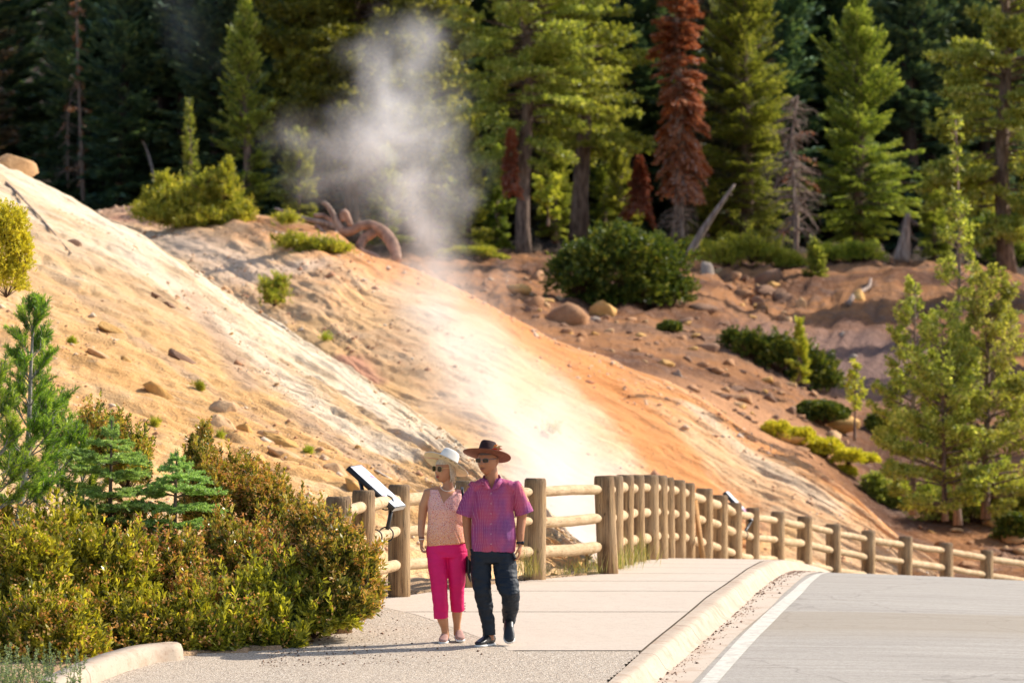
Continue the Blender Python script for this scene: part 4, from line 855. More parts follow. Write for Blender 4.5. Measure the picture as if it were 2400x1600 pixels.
# ---- small firs with flat comb-like sprays
def small_fir(label,base,top,seed,tiers,mat):
    r=np.random.default_rng(seed); base=np.asarray(base); top=np.asarray(top); o=base.copy(); v=top-base
    root=empty('fir_tree',o,label,'tree'); tb=MB(); q=np.linspace(0,1,8)[:,None]*v; add_tube(tb,q,np.linspace(.026,.005,8),8,wob=.05); C_,D_,N_=[],[],[]
    def comb(a,b,w):
        l=np.linalg.norm(b-a); n=int(l/.0011)+8; u=r.random(n)
        c=a+(b-a)*u[:,None]; t_=nrmz(b-a); s=np.cross(t_,[0,0,1.]); s/=np.linalg.norm(s)+1e-9; sg=np.where(r.random(n)<.5,-1,1)
        d=nrmz(t_*.55+s*sg[:,None]*r.uniform(.3,1,(n,1))+np.array([0,0,1.])*r.uniform(-.35,1.0,(n,1))); C_.append(c);D_.append(d);N_.append(rdir(n,r))
    for f,l,nb in tiers:
        b=v*f
        a0=r.uniform(0,6)
        for k in range(nb):
            az=a0+k*2*math.pi/nb+r.uniform(-.2,.2); L_=l*r.uniform(.75,1.15); b=v*(f+r.uniform(-.03,.03)); d=np.array([math.cos(az),math.sin(az),r.uniform(.18,.50)]); pts=[b+d*L_*s+np.array([0,0,-.28*L_*s*s]) for s in np.linspace(0,1,6)]
            add_tube(tb,pts,np.linspace(.007,.003,6),5,cap=False); comb(pts[1],pts[-1],1)
            for j in (1,2,3,4):
                for sg in (-1,1):
                    sd=np.array([-d[1],d[0],0])*sg; e=nrmz(nrmz(d)*.8+sd*.8); ll=L_*(.55-.10*j)*r.uniform(.8,1.15); bb=pts[j]+(pts[j+1]-pts[j])*r.random()*.6 if j<5 else pts[j]
                    e_=bb+e*ll+np.array([0,0,r.uniform(-.06,.02)]); comb(bb,e_,1)
                    if ll>.1:
                        for s2 in (-1,1): m_=bb+(e_-bb)*.5; comb(m_,m_+nrmz(e+np.array([-e[1],e[0],0])*s2*.8)*ll*.4,1)
    comb(v*.9,v*1.0,1); comb(v*.95,v*1.03,1)
    c=np.concatenate(C_); n=len(c); mb=MB(); cards(mb,c,np.concatenate(D_),np.concatenate(N_),.034*r.uniform(.7,1.2,n),.0062,r.beta(2,2,n))
    tb.obj('trunk',m_bark,root,smooth=True); mb.obj('needles',mat,root)
small_fir('small blue-green fir with flat layered branches, left of the two in the shrub bed',P(257,1240,36.6),P(262,985,36.8),51,[(.02,.42,7),(.14,.46,8),(.30,.50,8),(.46,.46,8),(.62,.40,8),(.76,.24,6),(.90,.10,5)],m_firn)
small_fir('small blue-green fir with flat layered branches, right of the two in the shrub bed',P(408,1262,36.6),P(414,1062,36.8),52,[(-.02,.30,6),(.12,.40,8),(.30,.44,8),(.50,.44,8),(.68,.30,7),(.84,.16,6),(.94,.08,4)],m_firn)

# ---- shrubs and plants farther off
def gs(g,x,y): return surf(g,x,y)
def shrub_on(g,x,y,parts,name,label,n,k,L_,W_,m,seed,**kw):
    b=gs(g,x,y); s=b[1]/FPX
    shrub(name,label,[(b+np.array([dx*s,0,-dy*s])+np.array([0,(i%3-1)*.3*rx*s,0]),(rx*s,max(rx,rz)*s*.8,rz*s)) for i,(dx,dy,rx,rz) in enumerate(parts)],n,k,L_,W_,m,seed=seed,**kw)
shrub_on(S3,1435,700,[(0,-70,115,95),(-90,-55,75,75),(85,-60,80,85),(20,-110,80,60),(130,-20,50,50),(-60,-10,60,45),(40,-10,90,45)],'shrub','big round dark green shrub on the rocky slope behind the steam vent',11000,7,.10,.055,m_manz,71,thick=.5,upb=.3,jit=.34)
shrub_on(S3,1830,860,[(-70,-50,55,40),(0,-30,70,50),(70,0,60,45),(110,30,35,30),(-110,-75,30,25)],'shrub','dark green spreading shrub below the red hollow',5000,7,.08,.045,m_manz,72,upb=.3,thick=.5,jit=.34)
shrub_on(S3,1930,985,[(0,-20,62,34),(-30,-30,35,25)],'shrub','small dark domed shrub above the yellow-green one',2600,7,.07,.035,m_manz,73,upb=.3)
shrub_on(S3,1920,1050,[(-100,-50,45,28),(-45,-35,45,28),(15,-10,50,28),(70,10,45,24),(110,12,35,16),(60,42,32,18)],'shrub','low yellow-green creeping shrub on the red soil at right',5200,7,.06,.03,m_yshrub,74,upb=.4)
shrub_on(S3,1570,762,[(0,-8,28,18)],'shrub','tiny green bush tucked under the big round shrub',900,7,.06,.03,m_manz,75)
shrub_on(S3,2370,1250,[(0,-20,45,42),(30,0,40,40),(-30,10,30,25)],'shrub','dark green bush at the right edge above the rocks',2600,7,.07,.035,m_manz,76)
shrub_on(S3,2150,1170,[(-60,0,55,55),(0,10,70,60),(70,0,75,60),(-90,-40,40,40),(140,20,70,50)],'shrub','shadowy green undergrowth at the foot of the right-hand pines',6500,7,.08,.035,m_pine,77,thick=.6,jit=.3)
shrub_on(S3,2060,1000,[(0,0,50,40),(-30,30,40,30)],'shrub','deep green low bush between the sapling and the right-hand pines',2400,7,.08,.04,m_manz,771)
shrub_on(S2,450,525,[(-70,-25,55,32),(0,-50,70,45),(75,-40,55,45),(105,-5,45,34),(20,-10,90,30),(-50,-70,40,34),(75,-85,34,46),(-95,-55,30,22),(-70,-100,16,24),(85,-130,14,26),(30,-95,22,26),(-115,-30,26,14),(125,-30,26,20)],'pine_bush','rounded yellow-green dwarf pine bush crowning the ridge at left',4200,9,.16,.034,m_ygreen,78,cat='shrub',thick=.7,upb=1.0,jit=.42)
shrub_on(S2,690,580,[(0,-15,45,18),(60,-5,50,20),(100,0,35,16),(30,10,40,14),(-15,-70,30,16)],'pine_bush','scraggly low pine bush in front of the fallen log',2600,8,.11,.024,m_ygreen,79,thick=.85,upb=1.0,jit=.5)
shrub_on(S2,640,720,[(0,-20,32,26),(-8,-45,26,26),(15,-55,20,26)],'shrub','small green and rust bush on the edge of the pale ridge',1500,7,.06,.022,m_ygreen,80,thick=.9,seedheads=.2,jit=.5)
shrub_on(S3,1770,620,[(-70,-15,50,36),(-10,-30,60,42),(50,-15,50,34),(90,-5,40,26)],'shrub','light green feathery low bush on the rim, left of the small dark fir',3200,7,.12,.03,m_ygreen,81,thick=.85,jit=.45)
shrub_on(S3,1985,610,[(-40,-12,45,30),(30,-16,55,34)],'shrub','light green feathery low bush on the rim, right of the small dark fir',2400,7,.12,.03,m_ygreen,82,thick=.85,jit=.45)
shrub_on(S3,1100,600,[(0,-8,60,16),(-50,-6,30,12),(60,4,35,12)],'shrub','flat yellow-green ground bush beside the foot of the left bare trunk',1800,7,.10,.035,m_ygreen,83)
shrub_on(S3,2350,620,[(0,-30,60,45),(50,-10,50,40)],'shrub','bright green bush at the right edge on the rim of the bank',2400,7,.12,.04,m_fir,84,jit=.2)
shrub_on(S3,1640,600,[(0,-15,45,26),(-60,-5,40,20)],'shrub','pale green low bush between the leaning log and the broad fir',1800,7,.11,.03,m_ygreen,85,jit=.2)
shrub_on(S3,2255,1215,[(-70,-20,60,50),(0,-30,70,60),(75,-25,70,60),(30,-80,70,50),(130,-40,50,60)],'shrub','leafy lower growth around the trunks of the right-hand pines',5200,7,.09,.035,m_pine,86,thick=.7,jit=.45)
for k,(g,x,y,rx,lb) in enumerate([(S1,468,910,13,'little green tuft beside the long flat rock on the sandy slope'),(S1,360,998,10,'little dry tuft above the tall shrubs on the sandy slope'),(S1,170,800,9,'tiny bright green tuft right of the young pine on the sandy slope'),
     (S1,727,1053,8,'tiny tuft right of the paired orange boulders'),(S2,762,792,14,'small lone green plant on the pale shoulder of the second slope'),(S1,520,1022,7,'tiny yellowish tuft between boulders'),(S3,1752,928,9,'tiny grey-green tuft on the orange talus'),(S2,1300,1020,30,'faint green bush seen through the steam on the second slope')]):
    shrub_on(g,x,y,[(0,-rx*.5,rx,rx*.8)],'tuft',lb,60,7,.10,.013,m_ygreen,90+k,cat='plant',tw=False,thick=.95,upb=1.2,jit=.5)
# grass along the fence
def tuft_at(p,h,n,seed,label,spread=.12):
    r=np.random.default_rng(seed); p=np.asarray(p,float); mb=MB(); b=np.stack([r.normal(0,spread,n),r.normal(0,spread,n),np.zeros(n)],-1)
    cards(mb,b,nrmz(np.stack([r.normal(0,.28,n),r.normal(0,.28,n),np.ones(n)],-1)),rdir(n,r),h*r.uniform(.4,1.1,n),.007,r.random(n),.3)
    o=mb.obj('grass_tuft',m_grass,None,p); tag(o,label,'grass','grass tufts along the fence'); return o
tuft_at(P(1238,1352,42.7),.42,80,1,'green grass tuft at the foot of the post beside the man')
tuft_at(posts[6]+np.array([.05,-.5,-1.12]),.4,110,2,'dry grass tuft at the first of the closely overlapping posts')
tuft_at(posts[7]+np.array([.0,-.6,-1.12]),.45,110,3,'mixed green and dry grass tuft among the overlapping posts')
tuft_at(posts[8]+np.array([.0,-.5,-1.12]),.45,110,4,'tall grass tuft farthest along the overlapping posts')
tuft_at(P(1380,1345,44.2),.30,90,5,'dry straw tuft left of the leaning thick post')
tuft_at(P(1320,1348,43.9),.18,60,6,'short dry straw tuft under the open rails')

m_log=simple('weathered pinkish log',(.30,.19,.14),.9,.15,bump=.8,bscale=3.5,var=.45)
# ---- fallen gnarled log on the ridge
def log_pts(l): return [P(x,y,d) for x,y,d in l]
o=P(780,560,101.5); root=empty('fallen_log',o,'gnarled weathered fallen tree arching over the ridge beside the steam','log')
mb=MB(); add_tube(mb,[p-o for p in resample(log_pts([(742,530,101.5),(790,540,101),(820,545,101),(838,530,101),(870,525,101),(905,548,101),(925,580,100.6),(930,612,100.4)]),26)],np.interp(np.linspace(0,1,26),[0,.3,.45,.7,1],[.08,.14,.12,.18,.13]),12,wob=.14,seed=4); mb.obj('trunk',m_log,root,smooth=True)
for k,(l,r0,r1) in enumerate([([(800,540,101),(786,515,101),(768,480,101),(755,474,101)],.12,.05),([(806,520,101),(800,500,101),(808,495,101),(822,530,101)],.09,.09),([(790,535,101),(760,520,101),(720,515,101),(680,500,101.5),(645,488,102)],.09,.03),([(792,530,101),(760,505,101),(735,505,101)],.08,.05),
        ([(790,545,100.8),(770,556,100.6),(745,530,100.8)],.06,.03),([(700,505,101.2),(660,510,101.5),(640,515,101.6)],.05,.02),([(880,540,101),(850,560,101),(838,590,100.6),(880,600,100.5),(900,620,100.3)],.13,.10)]):
    mb=MB(); q=resample(log_pts(l),12); add_tube(mb,[p-o for p in q],np.linspace(r0,r1,12),8,wob=.15,seed=k); mb.obj('branch',m_dead if k in(0,2,4,5) else m_log,root,smooth=True)
# thin exposed root on the front slope
mb=MB(); q=resample([surf(S1,x,y)+np.array([0,0,.03]) for x,y in ((15,430),(40,455),(65,480),(90,505),(120,540),(165,595))],20); add_tube(mb,[p-q[0] for p in q],np.linspace(.028,.010,20),6,wob=.3)
tag(mb.obj('dead_root',m_dead,None,q[0],smooth=True),'thin pale root lying down the slope below the top-left boulder','root')
mb=MB(); q=resample([surf(S3,x,y)+np.array([0,0,.08]) for x,y in ((2035,650),(2025,672),(1990,690),(1978,712))],16); add_tube(mb,[p-q[0] for p in q],np.linspace(.05,.10,16),6,wob=.2)
tag(mb.obj('dead_branch',m_dead,None,q[0],smooth=True),'pale crooked branch lying on the red hollow','branch')
# ================================================================ rocks
def rockmat(name,a,b,c):
    t=NT(name); n1=t.noise(t.pos(),1.6,4,.6); n2=t.noise(t.pos(),14,4,.7); k=t.mix(t.maprange(n1,.35,.65),a,b); k=t.mix(t.math('MULTIPLY',t.maprange(n2,.5,.66),.5),k,c)
    return t.done(t.pbsdf(k,.9,t.bump(n2,.6,.05),.15))
m_ro=rockmat('orange rock',(.56,.30,.09),(.70,.42,.16),(.40,.22,.09)); m_rt=rockmat('tan rock',(.52,.30,.14),(.62,.40,.22),(.34,.19,.09)); m_rb=rockmat('dark brown rock',(.20,.11,.07),(.32,.19,.12),(.12,.07,.05)); m_rg=rockmat('grey rock',(.30,.23,.18),(.42,.34,.27),(.22,.18,.15)); m_rr=rockmat('rust rock',(.38,.19,.09),(.50,.28,.15),(.24,.14,.09))
def rock_mesh(seed,ax,sub=3,planes=20,rough=.05):
    r=np.random.default_rng(seed); bm=bmesh.new(); bmesh.ops.create_icosphere(bm,subdivisions=sub,radius=1); V=np.array([v.co for v in bm.verts]); F=np.array([[v.index for v in f.verts] for f in bm.faces]); bm.free()
    for _ in range(planes):
        n=rdir(1,r)[0]; d=r.uniform(.42,.80); k=V@n-d; V=V-np.maximum(k,0)[:,None]*n
    V=V*(1+rough*fbm(V*2.5,3,seed)[:,None]); V=V*np.array(ax)
    return V,F
def rock(p,ax,m,label,seed,rot=(0,0,0),group=None,sink=.3,cat='rock'):
    V,F=rock_mesh(seed,ax); E=np.array(Matrix.Rotation(rot[2],3,'Z')@Matrix.Rotation(rot[1],3,'Y')@Matrix.Rotation(rot[0],3,'X')); V=V@E.T
    p=np.asarray(p,float)-np.array([0,0,V[:,2].max()*sink])
    o=link('rock',mesh_np('rock',V,F,[m],smooth=False),None,p); return tag(o,label,cat,group)
def rock_on(g,x,y,wpx,hpx,m,label,seed,rotY=.6,group=None,sink=.15):
    b=surf(g,x,y); s=b[1]/FPX; rock(b,(wpx*s/2*1.35,wpx*s/2*1.0,hpx*s/2*1.45),m,label,seed,(0,rotY,0),group,sink)
V0=[(390,918,82,26,m_ro,'long flat orange rock slab lying on the sandy slope'),(520,992,78,42,m_rt,'rounded tan boulder on the sandy slope above the tall shrub'),(662,1034,90,40,m_ro,'blocky orange boulder, the largest of the group low on the sandy slope'),
 (622,1012,45,26,m_rt,'tan boulder touching the left side of the blocky orange one'),(522,952,46,26,m_rt,'flat tan rock just above the rounded boulder'),(575,1000,32,20,m_ro,'small orange rock between the two large boulders'),
 (440,842,56,24,m_rb,'dark brown rock ledge in the middle of the pale slope'),(425,830,26,14,m_rt,'small brown stone resting on the dark ledge'),(175,565,34,16,m_rb,'brown stone high on the slope near the root'),(262,770,60,16,m_ro,'narrow tan slab high on the left of the slope'),(297,838,20,14,m_ro,'small orange block below the narrow slab'),
 (668,1068,50,18,m_rt,'low tan rock below the blocky orange boulder'),(618,1075,26,14,m_ro,'small orange rock low on the slope above the brown shrubs'),(790,1100,50,24,m_rt,'orange-brown rock on the slope left of the information panel'),(832,1140,50,24,m_ro,'orange rock behind the top of the information panel leg'),
 (902,1112,40,14,m_rg,'grey flat stone above the information panel'),(380,1108,70,24,m_ro,'orange rock half hidden behind the right small fir'),(240,830,50,14,m_rt,'long low tan rock at the left of the slope'),(645,1110,30,14,m_rt,'small tan stone above the brown shrubs'),(368,690,26,12,m_rb,'little brown stone on the upper pale band'),(400,712,34,8,m_rb,'thin brown ledge on the upper pale band'),(735,1210,40,14,m_ro,'low orange stone just above the left fence post')]
for k,(x,y,w_,h_,m,lb) in enumerate(V0): rock_on(S1,x,y,w_*1.55,h_*1.5,m,lb,300+k,rotY=.55,sink=.25)
b=P(40,395,81.0); s=81/FPX
rock(b,(82*s,60*s,58*s),m_rt,'large tan flat-topped boulder perched at the top of the slope, upper left',333,(0,.22,0),sink=0)
# talus and hollow rocks
rr=np.random.default_rng(5)
named=[(2005,700,40,46,m_ro,'brown rounded boulder in the hollow'),(1862,715,28,40,m_rt,'upright pale boulder in the hollow under the small dark fir'),(1818,695,46,36,m_rb,'brown boulder left of the upright pale one'),(1655,640,44,60,m_rg,'tall grey boulder on the rim at the top of the talus'),(1780,705,40,40,m_rb,'dull brown boulder in the shaded part of the talus'),
 (1280,700,36,22,m_ro,'orange rock at the left foot of the big round shrub'),(1337,770,40,20,m_ro,'flat orange rock below the big round shrub'),(1395,745,30,24,m_rg,'grey rock below the big round shrub'),(1552,845,42,32,m_ro,'blocky orange rock on the talus near the ridge'),(1590,868,34,26,m_rg,'grey-and-orange rock right beside the blocky orange one'),(1497,780,34,22,m_ro,'orange rock in the middle of the talus'),(1850,895,34,18,m_rt,'tan rock under the dark spreading shrub'),(1730,938,42,20,m_rt,'tan rock on the sunny orange soil'),(1688,955,22,16,m_rt,'small pale rock on the sunny orange soil'),
 (1845,960,34,18,m_rt,'flat rock left of the small domed shrub'),(1968,775,30,20,m_rg,'pale grey rock in the hollow'),(1985,828,30,14,m_rg,'pale flat rock low in the hollow'),(1880,1040,44,18,m_rr,'rust rock under the creeping shrub'),(2260,1130,60,30,m_rr,'rust boulder under the right-hand pines'),(2340,1290,50,34,m_rb,'dark boulder at the right edge behind the fence'),(2270,1300,44,28,m_rr,'rust boulder on the bank behind the far fence'),(2200,1265,50,26,m_rr,'rust boulder on the bank, left of the other two'),(2390,1240,50,40,m_rr,'big rust boulder cut off by the right edge')]
for k,(x,y,w_,h_,m,lb) in enumerate(named): rock_on(S3,x,y,w_,h_,m,lb,400+k,rotY=rr.uniform(-.3,.5),sink=.1)
def inpoly(x,y,poly):
    c=False; n=len(poly)
    for i in range(n):
        x1,y1=poly[i]; x2,y2=poly[i-1]
        if (y1>y)!=(y2>y) and x<(x2-x1)*(y-y1)/(y2-y1)+x1: c=not c
    return c
poly=[(1190,690),(1260,650),(1340,720),(1560,740),(1680,700),(1900,900),(2050,1100),(1950,1090),(1800,1010),(1600,890),(1400,810),(1250,750)]
poly2=[(2120,1180),(2400,1180),(2400,1330),(2180,1300)]; poly3=[(1640,630),(1800,640),(1880,760),(1760,740)]
shared=[rock_mesh(500+k,(1.2,1.0,.75),2,18) for k in range(6)]; sm=[mesh_np('rock',V,F,[m]) for (V,F),m in zip(shared,[m_rr,m_ro,m_rb,m_rb,m_rr,m_rt])]
cnt=0; qq=g3.reshape(-1,3)
while cnt<255:
    pl,n_=(poly,0) if cnt<175 else ((poly2,1) if cnt<215 else (poly3,2))
    x=rr.uniform(1180,2400); y=rr.uniform(620,1340)
    if not inpoly(x,y,pl): continue
    b=surf(S3,x,y); s=b[1]/FPX*rr.lognormal(2.5,.55); o=link('rock',sm[int(rr.integers(0,6))],None,b); o.scale=[float(s*v) for v in rr.uniform(.7,1.25,3)]; o.rotation_euler=(rr.uniform(-.3,.3),rr.uniform(-.3,.3),rr.uniform(0,6.28)); 
    tag(o,'rust and brown loose rock strewn over the talus slope behind the steam vent' if n_!=1 else 'reddish loose rock on the bank under the right-hand pines','rock','loose rocks on the slope'); cnt+=1
for k in range(45):
    x=rr.uniform(100,980); y=rr.uniform(560,1200)
    if y< 400+ (x-60)*.68+40: continue
    b=surf(S1,x,y); s=b[1]/FPX*rr.lognormal(1.6,.45); o=link('rock',sm[int([1,5,4][rr.integers(0,3)])],None,b); o.scale=[float(s*v) for v in rr.uniform(.7,1.2,3)]; o.rotation_euler=(0,.5,rr.uniform(0,6))
    tag(o,'small loose stone scattered on the front sandy slope','rock','small stones on the sandy slope')
# rocks and rubble of the verge behind the fence
rock(P(998,1365,42.5),(.22,.2,.10),m_rg,'grey flat rock behind the fence, seen left of the woman in pink trousers',601,(0,.1,.3),sink=.4)
rock(P(1012,1395,41.0),(.10,.08,.04),m_rg,'small grey rock low at the edge of the sidewalk by the woman',602,(0,0,0),sink=.4)
rock(P(1352,1322,46.5),(.09,.08,.06),m_ro,'small reddish rock under the open rails between the man and the thick post',603,(0,0,.5),sink=.2)
for k in range(60):
    X=rr.uniform(-1.6,1.0); d=rr.uniform(41,47); 
    if X>FX(d)-.15: continue
    o=link('rock',sm[int([0,5,1][rr.integers(0,3)])],None,(X,d,float(G(X,d))-(max(0,min((FX(d)-X-.3)*.42,5))*min(1,max(0,(d-42.5)/2.5)) if d>42.5 else 0)+.01)); s=rr.lognormal(-3.5,.45); o.scale=(s,s,s*.8); o.rotation_euler=(0,0,rr.uniform(0,6))
    tag(o,'small pale stone of the rubble behind the fence rails','rock','rubble stones behind the fence')
# ================================================================ people
def etube(mb, pts, rx, ry, ref=(1,0,0), n=20, a=0.0, pw=1.0):
    pts=np.asarray(pts,float); m=len(pts); rx=np.broadcast_to(rx,(m,)); ry=np.broadcast_to(ry,(m,)); V=[]; ref=np.asarray(ref,float)
    for i in range(m):
        t_=pts[min(i+1,m-1)]-pts[max(i-1,0)]; t_/=np.linalg.norm(t_); s=ref-t_*np.dot(ref,t_); s/=np.linalg.norm(s); o=np.cross(t_,s)
        an=np.arange(n)*2*math.pi/n; cs,sn=np.cos(an),np.sin(an)
        if pw!=1: cs=np.sign(cs)*abs(cs)**pw; sn=np.sign(sn)*abs(sn)**pw
        V.append(pts[i]+(cs*rx[i])[:,None]*s+(sn*ry[i])[:,None]*o)
    V=np.concatenate(V+[[pts[0]],[pts[-1]]]); j=np.arange(n); jn=(j+1)%n
    F=np.concatenate([np.stack([i*n+j,i*n+jn,(i+1)*n+jn,(i+1)*n+j],-1) for i in range(m-1)]); k=mb.n
    mb.add(V,F,a); T=np.concatenate([np.stack([jn,j,np.full(n,m*n)],-1),np.stack([(m-1)*n+j,(m-1)*n+jn,np.full(n,m*n+1)],-1)])+k
    mb.T.append(T); mb.at.append(np.full(len(T),a))
def fuse(mb, name, mats, voxel=.005, smooth=2, fn=None, cut=None, parent=None):
    """join overlapping closed pieces into one continuous surface"""
    me=mb.mesh('tmp',mats); o=bpy.data.objects.new('tmp',me); C.objects.link(o)
    m=o.modifiers.new('r','REMESH'); m.mode='VOXEL'; m.voxel_size=voxel; m.use_smooth_shade=True
    if smooth: s=o.modifiers.new('s','SMOOTH'); s.factor=.5; s.iterations=smooth
    bpy.context.view_layer.update(); dg=bpy.context.evaluated_depsgraph_get(); me2=bpy.data.meshes.new_from_object(o.evaluated_get(dg),depsgraph=dg)
    bpy.data.objects.remove(o); bpy.data.meshes.remove(me)
    n=len(me2.vertices); V=np.zeros(n*3,np.float32); me2.vertices.foreach_get('co',V); V=V.reshape(-1,3)
    N_=np.zeros(n*3,np.float32); me2.vertices.foreach_get('normal',N_); N_=N_.reshape(-1,3)
    if fn is not None: V=V+N_*fn(V,N_)[:,None]; me2.vertices.foreach_set('co',V.astype(np.float32).ravel())
    me2.name=name
    if cut is not None:
        bm=bmesh.new(); bm.from_mesh(me2); dl=[f for f in bm.faces if cut(f.calc_center_median(),f.normal)]; bmesh.ops.delete(bm,geom=dl,context='FACES'); bm.to_mesh(me2); bm.free()
    me2.update()
    if not me2.materials: 
        for m_ in (mats if isinstance(mats,list) else [mats]): me2.materials.append(m_)
    return link(name,me2,parent)
def head_vf(s=1.0, fem=False):
    nu,nv=56,64; th=np.linspace(.02,math.pi-.02,nu); ph=np.arange(nv)*2*math.pi/nv
    T_,Ph=np.meshgrid(th,ph,indexing='ij'); dx=np.sin(T_)*np.sin(Ph); dy=-np.sin(T_)*np.cos(Ph); dz=np.cos(T_)
    x=.077*dx; y=.098*dy; z=.122*dz; low=np.clip(-dz,0,1)
    x=x*(1-.30*low**1.6); x=x*(1-.06*np.clip(dz,0,1)**2)
    y=np.where(dy<0,y*(1+.22*low**2),y*(1-.50*low)); 
    fr=np.clip(-dy,0,1)**1.0; g=lambda X,Z,a,b: np.exp(-((x-X)/a)**2-((z-Z)/b)**2)
    y=np.where((dy<0),np.minimum(y,y*.4-.052*(1-np.clip(abs(x)/.07,0,1)**3)*np.clip(1.15-abs(z+.01)/.11,0,1)),y)
    p=fr*(.022*g(0,-.022,.012,.017)+.012*g(0,.008,.010,.026)+.005*g(0,.036,.05,.012)-.006*g(.031,.014,.014,.011)-.006*g(-.031,.014,.014,.011)
        +.006*g(.014,-.026,.008,.009)+.006*g(-.014,-.026,.008,.009)+.005*g(0,-.052,.022,.006)+.005*g(0,-.066,.018,.006)-.004*g(0,-.059,.022,.003)+.009*g(0,-.098,.020,.016)
        +.004*g(.045,-.02,.02,.025)+.004*g(-.045,-.02,.02,.025))
    y=y-p
    V=np.stack([x,y,z],-1).reshape(-1,3)*s; F=np.concatenate([np.stack([i*nv+np.arange(nv),i*nv+(np.arange(nv)+1)%nv,(i+1)*nv+(np.arange(nv)+1)%nv,(i+1)*nv+np.arange(nv)],-1) for i in range(nu-1)])
    V=np.concatenate([V,[[0,0,.122*s]],[[0,-.02*s,-.122*s]]]); a=np.arange(nv); T=np.concatenate([np.stack([(a+1)%nv,a,np.full(nv,nu*nv)],-1),np.stack([(nu-1)*nv+a,(nu-1)*nv+(a+1)%nv,np.full(nv,nu*nv+1)],-1)])
    return V,F,T
def hand(mb, w, d, palm_n, thumb_side, s=1.0, curl=.5):
    """wrist w, direction d, palm normal; five separate curled fingers"""
    d=nrmz(np.asarray(d,float)); pn=np.asarray(palm_n,float); pn=nrmz(pn-d*np.dot(pn,d)); sd=np.cross(d,pn)*thumb_side
    etube(mb,[w-d*.03*s,w,w+d*.03*s,w+d*.07*s,w+d*.088*s],np.array([.026,.026,.034,.038,.034])*s,np.array([.019,.018,.016,.014,.010])*s,ref=sd,n=14)
    for k,(off,L_) in enumerate(((.030,.072),(.0105,.082),(-.0095,.076),(-.029,.058))):
        b=w+d*.080*s+sd*off*s; c=curl*(1+.12*k); dirs=[d*math.cos(a)+pn*math.sin(a) for a in (c*.5,c*1.3,c*2.1)]; q=[b-d*.01*s,b]
        for dd_,f in zip(dirs,(.42,.32,.26)): q.append(q[-1]+(dd_+sd*off*1.2)*L_*f*s)
        etube(mb,q,np.array([.0095,.0092,.0085,.008,.0062])*s,np.array([.009,.0088,.0082,.0076,.006])*s,ref=sd,n=8)
    b=w+d*.022*s+sd*.024*s; td=nrmz(d*.8+sd*.55+pn*.35); q=[b-td*.01,b,b+td*.032*s,b+td*.032*s+nrmz(d+pn*.5+sd*.1)*.030*s,b+td*.032*s+nrmz(d+pn*.6)*.052*s]
    etube(mb,q,np.array([.014,.013,.0105,.0095,.007])*s,np.array([.013,.012,.0095,.009,.0065])*s,ref=pn,n=8)
def person(label,d0,foot_y): 
    o=P(1144,foot_y,d0); return o
def skinmat(name,c1,c2):
    t=NT(name); n1=t.noise(t.obj(),9,4,.6); n2=t.noise(t.obj(),120,2,.6); c=t.mix(n1,c1,c2)
    return t.done(t.pbsdf(c,.5,t.bump(n2,.15,.002),.4,**{'Subsurface Weight':.15,'Subsurface Radius':(.01,.004,.002),'Subsurface Scale':.5}))
sk_m=skinmat('tanned skin',(.37,.145,.065),(.50,.215,.105)); sk_w=skinmat('warm skin',(.48,.215,.105),(.60,.30,.165))
# plaid shirt
t=NT('magenta checked shirt cloth'); ob=t.obj(); sx_=t.n('SeparateXYZ',{0:ob},o=None); big=t.noise(t.vscale(ob,1,.6,.8),5,2,.5)
base=t.ramp(big,[(.34,(.20,.05,.20)),(.48,(.36,.065,.20)),(.62,(.50,.075,.145))])  # purple to red patches put the cloth's iridescent sheen into the colour
def lines(v,per,wd): return t.maprange(t.math('ABSOLUTE',t.math('SUBTRACT',t.math('FRACT',t.math('MULTIPLY',v,1/per)),.5)),.5-wd,.5)
gx_=lines(t.math('ADD',sx_.outputs[0],t.math('MULTIPLY',sx_.outputs[1],.7)),.0125,.16); gz_=lines(sx_.outputs[2],.0125,.16)
c=t.mix(t.math('MULTIPLY',t.math('MAXIMUM',gx_,gz_),.22),base,(.66,.30,.42)); c=t.mix(t.math('MULTIPLY',t.math('MULTIPLY',gx_,gz_),.8),c,(.95,.75,.8))
nn_=t.noise(ob,60,3,.6)
trn=t.n('BsdfTranslucent',{'Color':c}); m_shirt=t.done(t.n('MixShader',{0:.12,1:t.pbsdf(c,.75,t.bump(nn_,.15,.003),.2),2:trn}))
t=NT('pink speckled blouse cloth'); ob=t.obj(); v1=t.n('TexVoronoi',{'Vector':ob,'Scale':85},o=None); v2=t.n('TexVoronoi',{'Vector':ob,'Scale':120},o=None); big=t.noise(ob,4,2)
base=t.ramp(t.maprange(t.n('SeparateXYZ',{0:ob},o=None).outputs[2],.85,1.4),[(0,(.80,.33,.12)),(.45,(.82,.42,.30)),(1,(.82,.45,.42))])
c=t.mix(t.maprange(v2.outputs['Distance'],.30,.20),base,(.92,.80,.70)); 
c=t.mix(t.maprange(v1.outputs['Distance'],.34,.26),c,t.ramp(t.n('SeparateColor',{0:v1.outputs['Color']}),[(0,(.45,.04,.06)),(.35,(.72,.10,.10)),(.6,(.30,.05,.15)),(.8,(.85,.40,.08)),(1,(.12,.04,.08))],'CONSTANT'))
m_blouse=t.done(t.pbsdf(c,.7,t.bump(t.noise(ob,30,3),.2,.004),.25))
t=NT('hot pink trouser cloth'); ob=t.obj(); n1=t.noise(t.vscale(ob,8,8,20),1,3); c=t.mix(n1,(.66,.006,.10),(.80,.012,.17)); m_pinkp=t.done(t.pbsdf(c,.6,t.bump(n1,.35,.01),.3))
